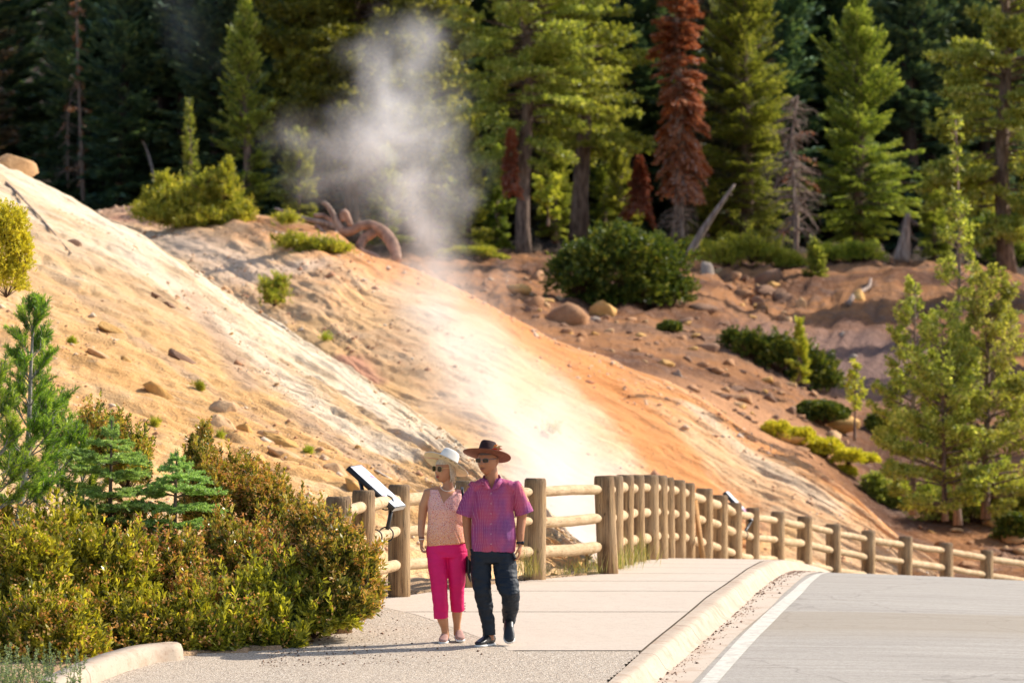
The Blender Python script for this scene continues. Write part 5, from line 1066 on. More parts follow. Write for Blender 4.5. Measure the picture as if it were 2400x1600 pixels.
t=NT('dark navy trouser cloth'); ob=t.obj(); n1=t.noise(t.vscale(ob,6,6,14),1,4); c=t.mix(n1,(.003,.006,.012),(.010,.018,.030)); m_navy=t.done(t.pbsdf(c,.62,t.bump(n1,.5,.015),.35))
m_brown=simple('brown felt',(.20,.075,.045),.85,.2,var=.15,bump=.2); m_dkbrown=simple('dark brown felt',(.035,.014,.014),.8,.25,var=.2,bump=.2); m_hatw=simple('white felt',(.66,.63,.57),.8,.2); m_straw=simple('cream brim underside',(.80,.68,.45),.8,.2,var=.06)
m_lens=simple('dark lens',(.012,.008,.006),.12,.7); m_gold=simple('gold frame',(.75,.52,.25),.3,.5,metallic=.6); m_gun=simple('gunmetal frame',(.10,.11,.13),.35,.5,metallic=.4)
m_blkl=simple('black leather',(.012,.012,.014),.4,.5); m_white=simple('white rubber',(.72,.70,.66),.6); m_hairw=simple('silver blond hair',(.62,.52,.38),.5,.4,var=.25,bump=.6,bscale=90); m_hairg=simple('grey hair',(.13,.10,.09),.6,.3); m_lip=simple('red lips',(.42,.06,.06),.4,.4); m_teeth=simple('teeth',(.75,.68,.6),.4)
m_mauve=simple('mauve suede',(.42,.24,.20),.8,var=.1); m_lace=simple('pale lace',(.62,.45,.40),.8); m_pearl=simple('pearl',(.85,.78,.68),.25,.6); m_ink2=simple('black ink',(.02,.015,.015),.6)
m_f1=simple('orange feather',(.85,.30,.06),.7); m_f2=simple('red feather',(.75,.06,.05),.7); m_f3=simple('tan feather',(.60,.42,.20),.7); m_band=simple('dark blue band',(.02,.03,.08),.7)

def build_person(kind,label,d0,gy):
    man=kind=='man'; s_=d0/FPX; Z0=P(1144,gy,d0)
    O=np.array([P(1148 if man else 1042,gy,d0)[0],d0,Z0[2]])
    root=empty('person',O,label,'person')
    q=lambda x,y,dy=0.0: P(x,y,d0+dy)-O
    def rings(L_): # (xl,xr,y,half depth,dy)
        return [q((a+b)/2,y,dy) for a,b,y,h,dy in L_],[ (b-a)/2*s_ for a,b,y,h,dy in L_],[h for a,b,y,h,dy in L_]
    return root,O,q,rings,s_
# ---------------- the man
root,O,q,rings,s_=build_person('man','older man in a wide-brimmed brown hat and magenta checked shirt, walking in dark trousers',35.2,1512)
man=root
def Rm(yaw,pitch=0,roll=0): return np.array(Matrix.Rotation(R_(yaw),3,'Z')@Matrix.Rotation(R_(pitch),3,'X')@Matrix.Rotation(R_(roll),3,'Y'))
# arms: shoulder, elbow, wrist
aL=[q(1106,1138),q(1096,1172,.02),q(1094,1215,.05),q(1096,1255,.05),q(1099,1284,.03)]       # image left (his right)
aR=[q(1214,1140),q(1228,1175,.01),q(1222,1217,.02),q(1219,1252,-.02),q(1219,1276,-.04)]
legL=[(1104,1153,1300,.10,0),(1103,1152,1340,.092,-.02),(1110,1152,1378,.078,-.05),(1113,1154,1400,.072,-.04),(1122,1158,1440,.066,-.01),(1130,1161,1468,.062,.0),(1131,1164,1488,.066,.0)]
legR=[(1152,1208,1300,.10,0),(1157,1212,1340,.092,-.03),(1163,1216,1372,.082,-.10),(1172,1218,1388,.085,-.12),(1177,1216,1408,.072,-.06),(1178,1213,1432,.066,.04),(1176,1208,1452,.070,.12)]
torso=[(1117,1191,1131,.07,.02),(1104,1208,1142,.10,.02),(1106,1206,1165,.118,.01),(1106,1203,1195,.122,0),(1104,1205,1230,.128,-.01),(1103,1207,1262,.13,-.01),(1105,1205,1290,.12,0)]
mb=MB()
V,F,T=head_vf(1.07); V=V*np.array([1.08,1.02,1]); Hc=q(1143.5,1080,0); E=Rm(-30,4,0); k=mb.n; mb.add(V@E.T+Hc,F); mb.T.append(T+k); mb.at.append(np.zeros(len(T)))
for sg in (-1,1):
    ear=np.array([sg*.090,.012,-.004]); etube(mb,[(ear+np.array([sg*a,b,c]))@E.T+Hc for a,b,c in ((-.006,.0,-.034),(0,.004,-.018),(.004,.008,0),(.004,.010,.018),(-.002,.006,.032))],[.006,.011,.014,.014,.007],[.006,.008,.008,.008,.006],ref=(0,1,0),n=10)
etube(mb,[q(1148,1088,.01),q(1151,1106,.015),q(1152,1120,.02),q(1152,1134,.02),q(1152,1150,.02)],[.058,.060,.063,.072,.080],[.062,.064,.066,.066,.062])
c_,rx,ry=rings(torso); etube(mb,c_,np.array(rx)-.024,np.array(ry)-.024,n=28,pw=.9)
etube(mb,aL,[.046,.048,.044,.036,.026],[.046,.048,.044,.034,.021]); etube(mb,aR,[.046,.048,.044,.038,.027],[.046,.048,.044,.036,.021])
hand(mb,aL[-1],(.03,-.05,-1),(1,.2,0),1,.98,.6); hand(mb,aR[-1],(-.05,-.10,-1),(-1,.1,.1),-1,1.02,.45)
for lg in (legL,legR): c_,rx,ry=rings(lg); etube(mb,c_,np.array(rx)-.022,np.array(ry)-.02)
etube(mb,[q(1145,1480,0),q(1148,1500,0)],[.045,.045],[.05,.05]); 
fuse(mb,'body',sk_m,.0048,2,parent=man)
# shirt
mb=MB(); c_,rx,ry=rings(torso); etube(mb,c_,rx,ry,n=36,pw=.88)
etube(mb,[q(1110,1147,.005),q(1121,1140,.01),q(1136,1134,.018),q(1152,1131,.02),q(1170,1134,.018),q(1192,1139,.01),q(1206,1146,.005)],[.070,.078,.080,.082,.080,.078,.070],[.056,.056,.057,.058,.057,.056,.056],ref=(0,1,0))
for A,B in (((1110,1140),(1089,1208)),((1209,1140),(1229,1203))):
    a=q(*A,.0); b=q(*B,.025); d=b-a; etube(mb,[a-d*.16,a,a+d*.25,a+d*.55,a+d*.85,a+d],[.040,.056,.068,.076,.082,.085],[.045,.064,.072,.076,.078,.078])
def wr(V,N_,am=.005,sx=(9,9,2.2),seed=3): return am*fbm(V*np.array(sx),4,seed)*1.6+am*.5*fbm(V*np.array([22,22,9]),2,seed+9)
sh_z=q(1152,1162)[2]
def folds(V,N_):
    x=V[:,0]; z=V[:,2]; w=wr(V,N_,.007)
    w+= -.006*np.exp(-((x-(q(1113,1150)[0]+ (q(1113,1150)[2]-z)*.10))/.008)**2)*(z<q(0,1150)[2])*(z>q(0,1215)[2])
    w+= -.006*np.exp(-((x-(q(1203,1150)[0]- (q(1203,1150)[2]-z)*.05))/.008)**2)*(z<q(0,1150)[2])*(z>q(0,1215)[2])
    return np.maximum(w,-.008)
cx=q(1152,1130)[0]; vz=q(1152,1146)[2]
fuse(mb,'shirt',m_shirt,.0055,2,fn=folds,parent=man,cut=lambda c,n: c.y<0.0 and abs(c.x-cx)<(c.z-vz)*.42 and c.z>vz)
# collar, placket, pocket, buttons
for sg in (-1,1):
    mb=MB(); a=[]; 
    pts=[q(1152+sg*2,1146,-.125),q(1152+sg*14,1128,-.10),q(1152+sg*21,1118,-.04),q(1152+sg*18,1112,.06),q(1152,1110,.095)]
    low=[p+np.array([sg*.016,-.012,-.045]) if i<3 else p+np.array([sg*.01,.012,-.035]) for i,p in enumerate(pts)]; low[0]=pts[0]+np.array([sg*.004,-.004,-.006]); low[1]=pts[1]+np.array([sg*.012,-.03,-.058])
    V=np.array(pts+low); F=np.array([[i,i+1,5+i+1,5+i] for i in range(4)]); mb.add(V,F); o=mb.obj('collar',m_shirt,man); m=o.modifiers.new('s','SOLIDIFY'); m.thickness=.004
def front_y(x,z):   # y of the shirt surface at a place on the chest
    i=[i for i in bpy.data.objects if i.name.startswith('shirt')][0].data; V=np.zeros(len(i.vertices)*3,np.float32); i.vertices.foreach_get('co',V); V=V.reshape(-1,3); e=((V[:,0]-x)**2+(V[:,2]-z)**2)+np.where(V[:,1]<-.0,0,9); return V[np.argmin(e),1]
mb=MB(); zz=np.linspace(q(0,1148)[2],q(0,1291)[2],16); V=[]; 
for z in zz:
    y=front_y(cx-.006,z)-.003; V+= [[cx-.018,y+.002,z],[cx+.008,y,z]]
mb.add(V,np.array([[2*i,2*i+1,2*i+3,2*i+2] for i in range(15)])); mb.obj('placket',m_shirt,man,smooth=True)
for z in np.linspace(zz[0]-.03,zz[-1]+.07,6):
    mb=MB(); y=front_y(cx,z)-.006; etube(mb,[[cx-.004,y,z],[cx-.004,y-.003,z]],[.0036,.0036],[.0036,.0036],n=10); mb.obj('button',m_pearl,man)
px_,pz_=q(1184,1156)[0],q(1184,1156)[2]; mb=MB(); V=[]
for z in np.linspace(pz_,pz_-.125,6):
    for x in np.linspace(px_-.06,px_+.05,5): V.append([x,front_y(x,z)-.004,z])
mb.add(V,grid_faces(6,5)); mb.obj('pocket',m_shirt,man,smooth=True)
# trousers
mb=MB(); etube(mb,[q(1154,1286,0),q(1154,1304,0),q(1155,1318,0)],[.198,.205,.20],[.115,.12,.11],n=30)
for lg in (legL,legR): c_,rx,ry=rings(lg); etube(mb,c_,rx,ry,n=24)
def pf(V,N_): return .008*fbm(V*np.array([7,7,16]),3,5)*np.where(V[:,2]<q(0,1350)[2],1.3,.6)+.004*fbm(V*np.array([20,20,30]),2,8)
fuse(mb,'trousers',m_navy,.0055,2,fn=pf,parent=man)
# shoes
def shoe(parent,heel,toe,w,upper,lace,h=.085,pitch=0,ankle=None):
    heel=np.asarray(heel,float); toe=np.asarray(toe,float); d=toe-heel; L_=np.linalg.norm(d); d=d/L_; sd=np.cross(d,[0,0,1.]); sd/=np.linalg.norm(sd); up=np.cross(sd,d); g_=empty('shoe',(0,0,0)); g_.parent=parent
    f=np.array([0,.08,.25,.45,.65,.82,.94,1.0])*L_; ww=np.array([.6,.82,.92,.86,1.0,1.0,.78,.35])*w; hh=np.array([.75,1.0,1.05,.98,.72,.52,.42,.25])*h
    mb=MB(); pts=[heel+d*a+up*(b*.5+.016) for a,b in zip(f,hh)]; etube(mb,pts,ww,hh*.5,ref=sd,n=18,pw=.8)
    if ankle is not None: etube(mb,[heel+d*L_*.22+up*.05,heel+d*L_*.22+up*(h+.012)],[.036,.034],[.042,.040],ref=sd)
    fuse(mb,'upper',upper,.0045,2,parent=g_)
    mb=MB(); etube(mb,[heel+d*a+up*.010 for a in f],ww*1.07,np.full(8,.012),ref=sd,n=18,pw=.6); mb.obj('sole',m_white,g_,smooth=True)
    mb=MB()
    for k in range(4):
        c=heel+d*L_*(.42+.09*k)+up*(hh[3]*.98-.012*k+.014); add_tube(mb,[c-sd*w*.45-up*.008,c+up*.004,c+sd*w*.45-up*.008],.0035,5)
    mb.obj('laces',lace,g_)
shoe(man,q(1156,1511,.06),q(1118,1516,-.17),.048,m_blkl,m_blkl)
shoe(man,q(1191,1464,.13),q(1194,1508,-.055),.050,m_blkl,m_blkl)
# watch
mb=MB(); w_=aR[-1]+np.array([0,0,.018]); etube(mb,[w_-np.array([0,0,.011]),w_+np.array([0,0,.011])],[.034,.034],[.027,.027],n=18); mb.obj('watch',m_blkl,man,smooth=True)
mb=MB(); V,F=box_vf(w_+np.array([.026,-.016,0]),(.022,.022,.030)); mb.add(V,F); mb.obj('watch_case',m_blkl,man)
# sunglasses
def glasses(parent,Hc,E,s,y0,lens_w,lens_h,mat_f,zz_=.014,round_=False,tilt=0,brow=False):
    g_=empty('sunglasses',(0,0,0)); g_.parent=parent; W=lambda p:(np.asarray(p)*s)@E.T+Hc
    for sg in (-1,1):
        n=18; a=np.arange(n)*2*math.pi/n; cs,sn=np.cos(a),np.sin(a); pw=.55 if not round_ else .8
        X=sg*.034+np.sign(cs)*abs(cs)**pw*lens_w; Z=zz_+np.sign(sn)*abs(sn)**pw*lens_h*(1-(.25*np.clip(-sn,0,1)*np.clip(-cs*sg,0,1) if round_ else 0)); Y=y0+.10*np.clip(abs(X)-.02,0,1)**1.0*1.2
        V=np.concatenate([np.stack([X,Y,Z],-1),np.stack([X,Y+.003,Z],-1)]); mb=MB(); j=np.arange(n); jn=(j+1)%n
        mb.add(W(V),np.stack([j,jn,n+jn,n+j],-1)); cen=np.array([[sg*.034,y0+.10*1.2*.014-.002,zz_]]); V2=np.concatenate([np.stack([X,Y,Z],-1),cen]); mb.add(W(V2),np.stack([j,jn,np.full(n,n)],-1)); mb.obj('lens',m_lens,g_)
        mb=MB(); P_=np.stack([X,Y-.001,Z],-1); add_tube(mb,W(np.concatenate([P_,P_[:2]])),.0016*s,5,cap=False); mb.obj('rim',mat_f,g_)
        mb=MB(); add_tube(mb,W([[sg*(.034+lens_w),y0+.006,zz_+.006],[sg*.076,y0+.03,zz_+.009],[sg*.082,0.0,zz_+.008],[sg*.080,.022,zz_]]),.0028*s,6); mb.obj('temple',mat_f,g_)
    mb=MB(); add_tube(mb,W([[-.012,y0-.001,zz_+.004],[0,y0-.004,zz_+.006],[.012,y0-.001,zz_+.004]]),.002*s,5)
    if brow: add_tube(mb,W([[-.03,y0,zz_+lens_h+.001],[0,y0-.002,zz_+lens_h*.8],[.03,y0,zz_+lens_h+.001]]),.0018*s,5)
    mb.obj('bridge',mat_f,g_)
glasses(man,Hc,E,1.11,-.100,.026,.0165,m_gun,.012)
# mouth, hair
W=lambda p:(np.asarray(p)*np.array([1.08,1.02,1])*1.07)@E.T+Hc
mb=MB(); etube(mb,W([[-.024,-.092,-.057],[-.012,-.102,-.060],[0,-.105,-.061],[.012,-.102,-.060],[.024,-.092,-.057]]),[.002,.005,.006,.005,.002],[.004,.005,.005,.005,.004],ref=(0,0,1),n=8); mb.obj('lips',simple('brown pink lips',(.30,.11,.08),.5),man,smooth=True)
mb=MB(); etube(mb,W([[-.013,-.097,-.0580],[0,-.1045,-.0590],[.013,-.097,-.0580]]),[.0015,.0025,.0015],[.0015,.002,.0015],ref=(0,0,1),n=8); mb.obj('teeth',m_teeth,man)
mb=MB(); V,F,T=head_vf(1.09); V=V*np.array([1.09,1.02,1]); keep=lambda p: (p[:,2]>.012)&(p[:,1]>.0) | ((p[:,2]>-.055)&(p[:,1]>.045)) | (p[:,2]>.06)
k_=keep(V); F2=F[k_[F].all(1)]; mb.add(V@E.T+Hc,F2); mb.obj('hair',m_hairg,man,smooth=True)
def hat(parent,c,M,Rb,crown_w,crown_h,m_top,m_under,m_crown,m_bandm,edge_up=.02,name='hat',droop=None,pinch=.6,sc=(1,1)):
    """c base centre of crown, M rotation"""
    g_=empty(name,(0,0,0)); g_.parent=parent; W=lambda p: np.asarray(p)@M.T+c
    n=64; a=np.arange(n)*2*math.pi/n; rad=np.array([crown_w*.9,crown_w*1.0,crown_w*1.25,Rb*.7,Rb*.86,Rb*.96,Rb])
    def brimz(r,a): 
        u=(r-crown_w)/(Rb-crown_w); z=edge_up*np.clip(u,0,1)**2*(.55+.45*np.cos(2*a))
        if droop is not None: z=z+droop(u,a)
        return z
    def disc(off,flip):
        V=[]; 
        for r in rad:
            rr_=r*np.where(np.ones(n)>0,1,1); V.append(np.stack([np.cos(a)*rr_*sc[0],np.sin(a)*rr_*sc[1],brimz(r,a)+off],-1))
        V=np.concatenate(V); j=np.arange(n); jn=(j+1)%n; F=np.concatenate([np.stack([i*n+j,i*n+jn,(i+1)*n+jn,(i+1)*n+j],-1) for i in range(len(rad)-1)]); return V,F[:,::-1] if flip else F
    mb=MB(); V,F=disc(.003,False); mb.add(W(V),F); V2=V[-n:].copy(); V3=V2-np.array([0,0,.006]); j=np.arange(n); jn=(j+1)%n; mb.add(W(np.concatenate([V2,V3])),np.stack([j,jn,n+jn,n+j],-1)); mb.obj('brim_top',m_top,g_,smooth=True)
    mb=MB(); V,F=disc(-.003,True); mb.add(W(V),F); mb.obj('brim_underside',m_under,g_,smooth=True)
    mb=MB(); V=[]; hs=[0,.2,.45,.7,.88,.97,1.0,.96,.90]; ws=[1.0,.99,.95,.90,.84,.76,.62,.38,.06]
    for i,(h,w_) in enumerate(zip(hs,ws)):
        xx=np.cos(a)*crown_w*w_*sc[0]; yy=np.sin(a)*crown_w*w_*1.12*sc[1]; pin=1-.16*pinch*np.exp(-((a-1.5*math.pi-.55)%(2*math.pi)-0)**2*0)*0
        fr=np.clip(-np.sin(a),0,1); xx=xx*(1-.22*pinch*fr*h); z=crown_h*(h - (.10*pinch*np.clip(1-w_,0,1)*1.6 if i>5 else 0)) *np.ones(n)+ .012*h*np.clip(np.sin(a),0,1)*(-1)*pinch
        V.append(np.stack([xx,yy,z],-1))
    V=np.concatenate(V); m_=len(hs); F=np.concatenate([np.stack([i*n+j,i*n+jn,(i+1)*n+jn,(i+1)*n+j],-1) for i in range(m_-1)]); mb.add(W(V),F); mb.obj('crown',m_crown,g_,smooth=True)
    mb=MB(); V=np.concatenate([np.stack([np.cos(a)*(crown_w+.003)*w_*sc[0],np.sin(a)*(crown_w*1.12+.003)*w_*sc[1],np.full(n,h)],-1) for h,w_ in ((.002,1.01),(.012,1.005),(.024,.995))]); mb.add(W(V),np.concatenate([np.stack([i*n+j,i*n+jn,(i+1)*n+jn,(i+1)*n+j],-1) for i in range(2)])); mb.obj('hat_band',m_bandm,g_,smooth=True)
    return g_,W
M=np.array((Matrix.Rotation(R_(8.5),3,'Y')@Matrix.Rotation(R_(-15),3,'X')@Matrix.Rotation(R_(-36),3,'Z')))
hc=q(1141,1067.5,.0)
g_,W=hat(man,hc,M,.222,.086,.135,m_brown,m_brown,m_dkbrown,m_brown,edge_up=.014)
r=np.random.default_rng(8)
Mi=np.linalg.inv(M); fb=Mi@(q(1160,1062,-.09)-hc)
for k in range(12):
    mb=MB(); d=nrmz(M@(Mi@np.array([r.uniform(-.1,.7),-.35,r.uniform(.3,1.2)]))); c=q(1159,1061,-.10)+rdir(1,r)[0]*.008; L_=r.uniform(.06,.11); sd=nrmz(np.cross(d,[0,1.,0])); pts=[c,c+d*L_*.4+sd*.010,c+d*L_*.8+sd*.006+np.array([.006,0,-.002]),c+d*L_+np.array([.014,0,-.012])]
    V=[]; 
    for p,w_ in zip(pts,(.004,.013,.011,.001)): V+=[p-sd*w_,p+sd*w_]
    mb.add(V,np.array([[2*i,2*i+1,2*i+3,2*i+2] for i in range(3)])); mb.obj('feather',[m_f1,m_f2,m_f3][k%3],g_)

# ---------------- the woman
root,O,q,rings,s_=build_person('woman','older woman in a tilted white hat, pink speckled sleeveless blouse and hot pink cropped trousers',35.42,1510)
wom=root
legL=[(1000,1048,1296,.10,0),(1003,1049,1330,.092,-.03),(1009,1049,1370,.075,-.06),(1013,1050,1405,.066,-.06),(1017,1052,1447,.060,-.03)]
legR=[(1046,1097,1296,.10,0),(1048,1094,1330,.092,0),(1051,1089,1370,.074,0),(1054,1088,1400,.066,.02),(1057,1089,1431,.062,.05)]
torso=[(1018,1080,1146,.06,.01),(1006,1087,1155,.085,.01),(1003,1087,1175,.105,0),(1003,1087,1195,.115,-.015),(1003,1086,1220,.105,0),(1000,1091,1250,.112,0),(1000,1096,1275,.115,0)]
aL=[q(1006,1158,.01),q(993,1185,.03),q(989,1217,.05),q(987,1245,.02),q(988,1268,-.01)]
aR=[q(1086,1158,.02),q(1092,1185,.07),q(1094,1217,.10),q(1093,1245,.08),q(1092,1270,.05)]
mb=MB(); V,F,T=head_vf(1.0); V=V*np.array([1.06,1.02,1]); Hc=q(1043,1100,0); E=Rm(-44,3,3); k=mb.n; mb.add(V@E.T+Hc,F); mb.T.append(T+k); mb.at.append(np.zeros(len(T)))
etube(mb,[q(1048,1108,.01),q(1050,1126,.015),q(1050,1138,.015),q(1049,1150,.01),q(1048,1163,.01)],[.050,.046,.050,.070,.11],[.052,.050,.052,.06,.075])
c_,rx,ry=rings(torso); etube(mb,c_,np.array(rx)-.008,np.array(ry)-.006,n=28)
for A in (aL,aR): etube(mb,A,[.052,.046,.038,.031,.023],[.054,.048,.040,.031,.019])
etube(mb,[q(1020,1152,.01),q(1003,1156,.01),q(998,1172,.02)],[.045,.05,.045],[.045,.05,.045]); 
hand(mb,aL[-1],(-.03,-.10,-1),(1,-.1,0),1,.88,.85); hand(mb,aR[-1],(0,-.1,-1),(-1,0,0),-1,.88,.7)
for lg in (legL,legR): c_,rx,ry=rings(lg); etube(mb,c_,np.array(rx)-.016,np.array(ry)-.014)
etube(mb,[q(1034,1435,-.03),q(1038,1452,-.01),q(1042,1468,.02),q(1044,1482,.03),q(1044,1495,.02)],[.052,.050,.038,.034,.036],[.052,.052,.042,.040,.040]); etube(mb,[q(1072,1420,.05),q(1071,1440,.07),q(1071,1460,.09),q(1071,1474,.10),q(1072,1488,.09)],[.050,.047,.034,.032,.034],[.052,.050,.040,.038,.038])
fuse(mb,'body',sk_w,.0048,2,parent=wom)
mb=MB(); c_,rx,ry=rings(torso); etube(mb,c_,rx,ry,n=36,pw=.92); etube(mb,[q(1016,1152,.01),q(1049,1147,.012),q(1082,1152,.01)],[.045,.05,.045],[.05,.06,.05],ref=(0,1,0))
cx=q(1040,1178)[0]; vz=q(1040,1178)[2]; nz0=q(1050,1150)[2]
fuse(mb,'blouse',m_blouse,.0055,2,fn=lambda V,N_: .004+wr(V,N_,.005,(8,8,3),7)+ .010*np.clip((q(0,1262)[2]-V[:,2])/.05,0,1)*0 -.005*np.exp(-(((V[:,0]-cx)-(vz-V[:,2])*.42)/.006)**2)*(V[:,2]<vz)*(V[:,1]<0),
     parent=wom,cut=lambda c,n: (c.y<.02 and c.z>vz and -(c.z-vz)*.42<(c.x-cx)<(c.z-vz)*.95) or (c.z>nz0+.012))
mb=MB(); etube(mb,[q(1048,1272,0),q(1048,1290,0),q(1048,1306,0)],[.182,.196,.19],[.11,.12,.11],n=30)
for lg in (legL,legR): c_,rx,ry=rings(lg); etube(mb,c_,rx,ry,n=24)
fuse(mb,'trousers',m_pinkp,.0055,2,fn=lambda V,N_: .004*fbm(V*np.array([6,6,14]),3,6)+.002*fbm(V*np.array([18,18,30]),2,9),parent=wom)
shoe(wom,q(1046,1501,.12),q(1037,1509,-.11),.042,m_mauve,m_lace,h=.075,ankle=1)
shoe(wom,q(1073,1494,.17),q(1080,1504,-.04),.042,m_mauve,m_lace,h=.075,ankle=1)
for p,sg in ((q(1019,1440,-.03),-1),(q(1089,1424,.05),1)):
    for k in range(4):
        mb=MB(); c=p+np.array([sg*.003,-.01,-.03+.025*k]); etube(mb,[c-np.array([.004,0,0]),c+np.array([.004,0,0])],[.007,.007],[.007,.007],ref=(0,1,0),n=8); mb.obj('button',simple('dark pink button',(.25,.01,.05),.5),wom)
glasses(wom,Hc,E,1.04,-.104,.028,.025,m_gold,.012,round_=True,brow=True)
W=lambda p:(np.asarray(p)*1.015)@E.T+Hc
mb=MB(); etube(mb,W([[-.020,-.096,-.058],[-.008,-.104,-.056],[0,-.1035,-.0575],[.008,-.104,-.056],[.020,-.096,-.058]]),[.001,.004,.0045,.004,.001],[.003,.004,.004,.004,.003],ref=(0,0,1),n=8)
etube(mb,W([[-.018,-.096,-.060],[0,-.104,-.065],[.018,-.096,-.060]]),[.002,.0045,.002],[.003,.004,.003],ref=(0,0,1),n=8); mb.obj('lips',m_lip,wom,smooth=True)
# hair: bob swept back from the face
mb=MB(); V,F,T=head_vf(1.06); V=V*np.array([1.07,1.03,1]); keep=(V[:,2]>.05)|((V[:,1]>-.030)&(V[:,2]>-.05))|((V[:,1]>.0)&(V[:,2]>-.085)); F2=F[keep[F].all(1)]; mb.add(V@E.T+Hc,F2)
r=np.random.default_rng(4)
for k in range(130):
    a=r.uniform(-.1,math.pi+.1); x=.083*math.cos(a); y=-.02+.105*math.sin(a)*r.uniform(.7,1); L_=r.uniform(.06,.11); p0=np.array([x*.9,y*.9,.05]); p1=np.array([x*1.1,y*1.12,-.01]); p2=np.array([x*1.12,y*1.2+.01,-.01-L_*.6]); p3=np.array([x*.95,y*1.12+.005,-.01-L_])
    add_tube(mb,W([p0,p1,p2,p3]),[.006,.008,.007,.002],5,cap=False)
mb.obj('hair',m_hairw,wom,smooth=True)
# hat tilted back
M=np.array((Matrix.Rotation(R_(-52),3,'Z')@Matrix.Rotation(R_(-31),3,'X')))
hc=q(1046,1087,.01)
g_,W2=hat(wom,hc,M,.222,.090,.135,m_hatw,m_straw,m_hatw,m_band,edge_up=-.012,pinch=.35)
# handwriting on the underside of the brim
txt='Jungle'; cu=bpy.data.curves.new('script','FONT'); 
for k,ch in enumerate(txt):
    cu=bpy.data.curves.new('lettering','FONT'); cu.body=ch; cu.size=.052 if k else .075; cu.shear=.5; cu.align_x='CENTER'; cu.extrude=.0004; cu.offset=.0006; cu.materials.append(m_ink2)
    o=bpy.data.objects.new('lettering',cu); C.objects.link(o)
    dg=bpy.context.evaluated_depsgraph_get(); bpy.context.view_layer.update(); me=bpy.data.meshes.new_from_object(o.evaluated_get(dg)); bpy.data.objects.remove(o)
    # polar angle measured so the word runs round the right-hand side of the brim
    ang=R_(-22-17*k+50+ (0)); rad_=.185; cpos=np.array([math.cos(ang)*rad_,math.sin(ang)*rad_,-.0085]); 
    tx=np.array([math.sin(ang),-math.cos(ang),0]); ty=np.array([math.cos(ang),math.sin(ang),0])*(-1)
    V=np.zeros(len(me.vertices)*3,np.float32); me.vertices.foreach_get('co',V); V=V.reshape(-1,3)
    ty=-ty if np.dot(np.cross(tx,-ty),[0,0,-1])>0 else ty
    Vw=cpos+V[:,:1]*tx+V[:,1:2]*ty*.8+V[:,2:3]*np.array([0,0,-1]); me.vertices.foreach_set('co',W2(Vw).astype(np.float32).ravel()); me.update(); me.materials.clear(); me.materials.append(m_ink2); link('lettering',me,g_)
# feather stick in the band pointing left, necklace, earring, bracelet
mb=MB(); add_tube(mb,[q(1027,1075,-.07),q(1005,1072.5,-.09),q(987,1070.5,-.10)],[.003,.0025,.001],5); mb.obj('feather',simple('pink feather',(.75,.25,.22),.6),g_)
mb=MB(); nb=26
for k in range(nb):
    a=math.pi*(k/(nb-1))*1.0; c=q(1050-17.5*math.cos(a),1136+14.5*math.sin(a)**.8,-.045-.05*math.sin(a)); bm=bmesh.new(); bmesh.ops.create_icosphere(bm,subdivisions=1,radius=.0048); V=np.array([v.co for v in bm.verts]); F=np.array([[v.index for v in f.verts] for f in bm.faces]); bm.free(); mb.add(V+c,F)
mb.obj('necklace',m_pearl,wom,smooth=True)
mb=MB(); e=q(1068,1116,-.02); etube(mb,[e,e-np.array([0,0,.03])],[.004,.006],[.004,.006],n=8); mb.obj('earring',m_gold,wom)
mb=MB(); w_=aL[-1]+np.array([0,0,.02]); etube(mb,[w_-np.array([0,0,.004]),w_+np.array([0,0,.004])],[.029,.029],[.024,.024],n=16); mb.obj('bracelet',m_pearl,wom,smooth=True)
mb=MB(); w_=w_+np.array([0,0,.014]); etube(mb,[w_-np.array([0,0,.004]),w_+np.array([0,0,.004])],[.029,.029],[.025,.025],n=16); mb.obj('bracelet',simple('maroon bracelet',(.12,.02,.02),.5),wom,smooth=True)
# shoulder bag hanging between the two
bo=q(1097,1322,-.02)+O; bag=empty('shoulder_bag',bo,'small black shoulder bag hanging at the hip between the couple','bag')
mb=MB(); V,F=box_vf((0,0,0),(.055,.12,.16),Rm(25)); mb.add(V,F); o=mb.obj('pouch',m_blkl,bag); m=o.modifiers.new('b','BEVEL'); m.width=.012; m.segments=3
mb=MB(); etube(mb,[np.array([.0,0,-.06]),np.array([.012,0,-.11]),np.array([.022,0,-.16])],[.016,.014,.006],[.02,.015,.008]); mb.obj('strap_end',m_blkl,bag)
mb=MB(); z=lambda x,y,dy: q(x,y,dy)+O-bo
etube(mb,[z(1083,1141,.02),z(1084,1150,-.085),z(1086,1172,-.11),z(1092,1210,-.05),z(1095,1260,.0),z(1096,1305,.0)],[.012]*6,[.003]*6,n=8); mb.obj('strap',m_blkl,bag,smooth=True)
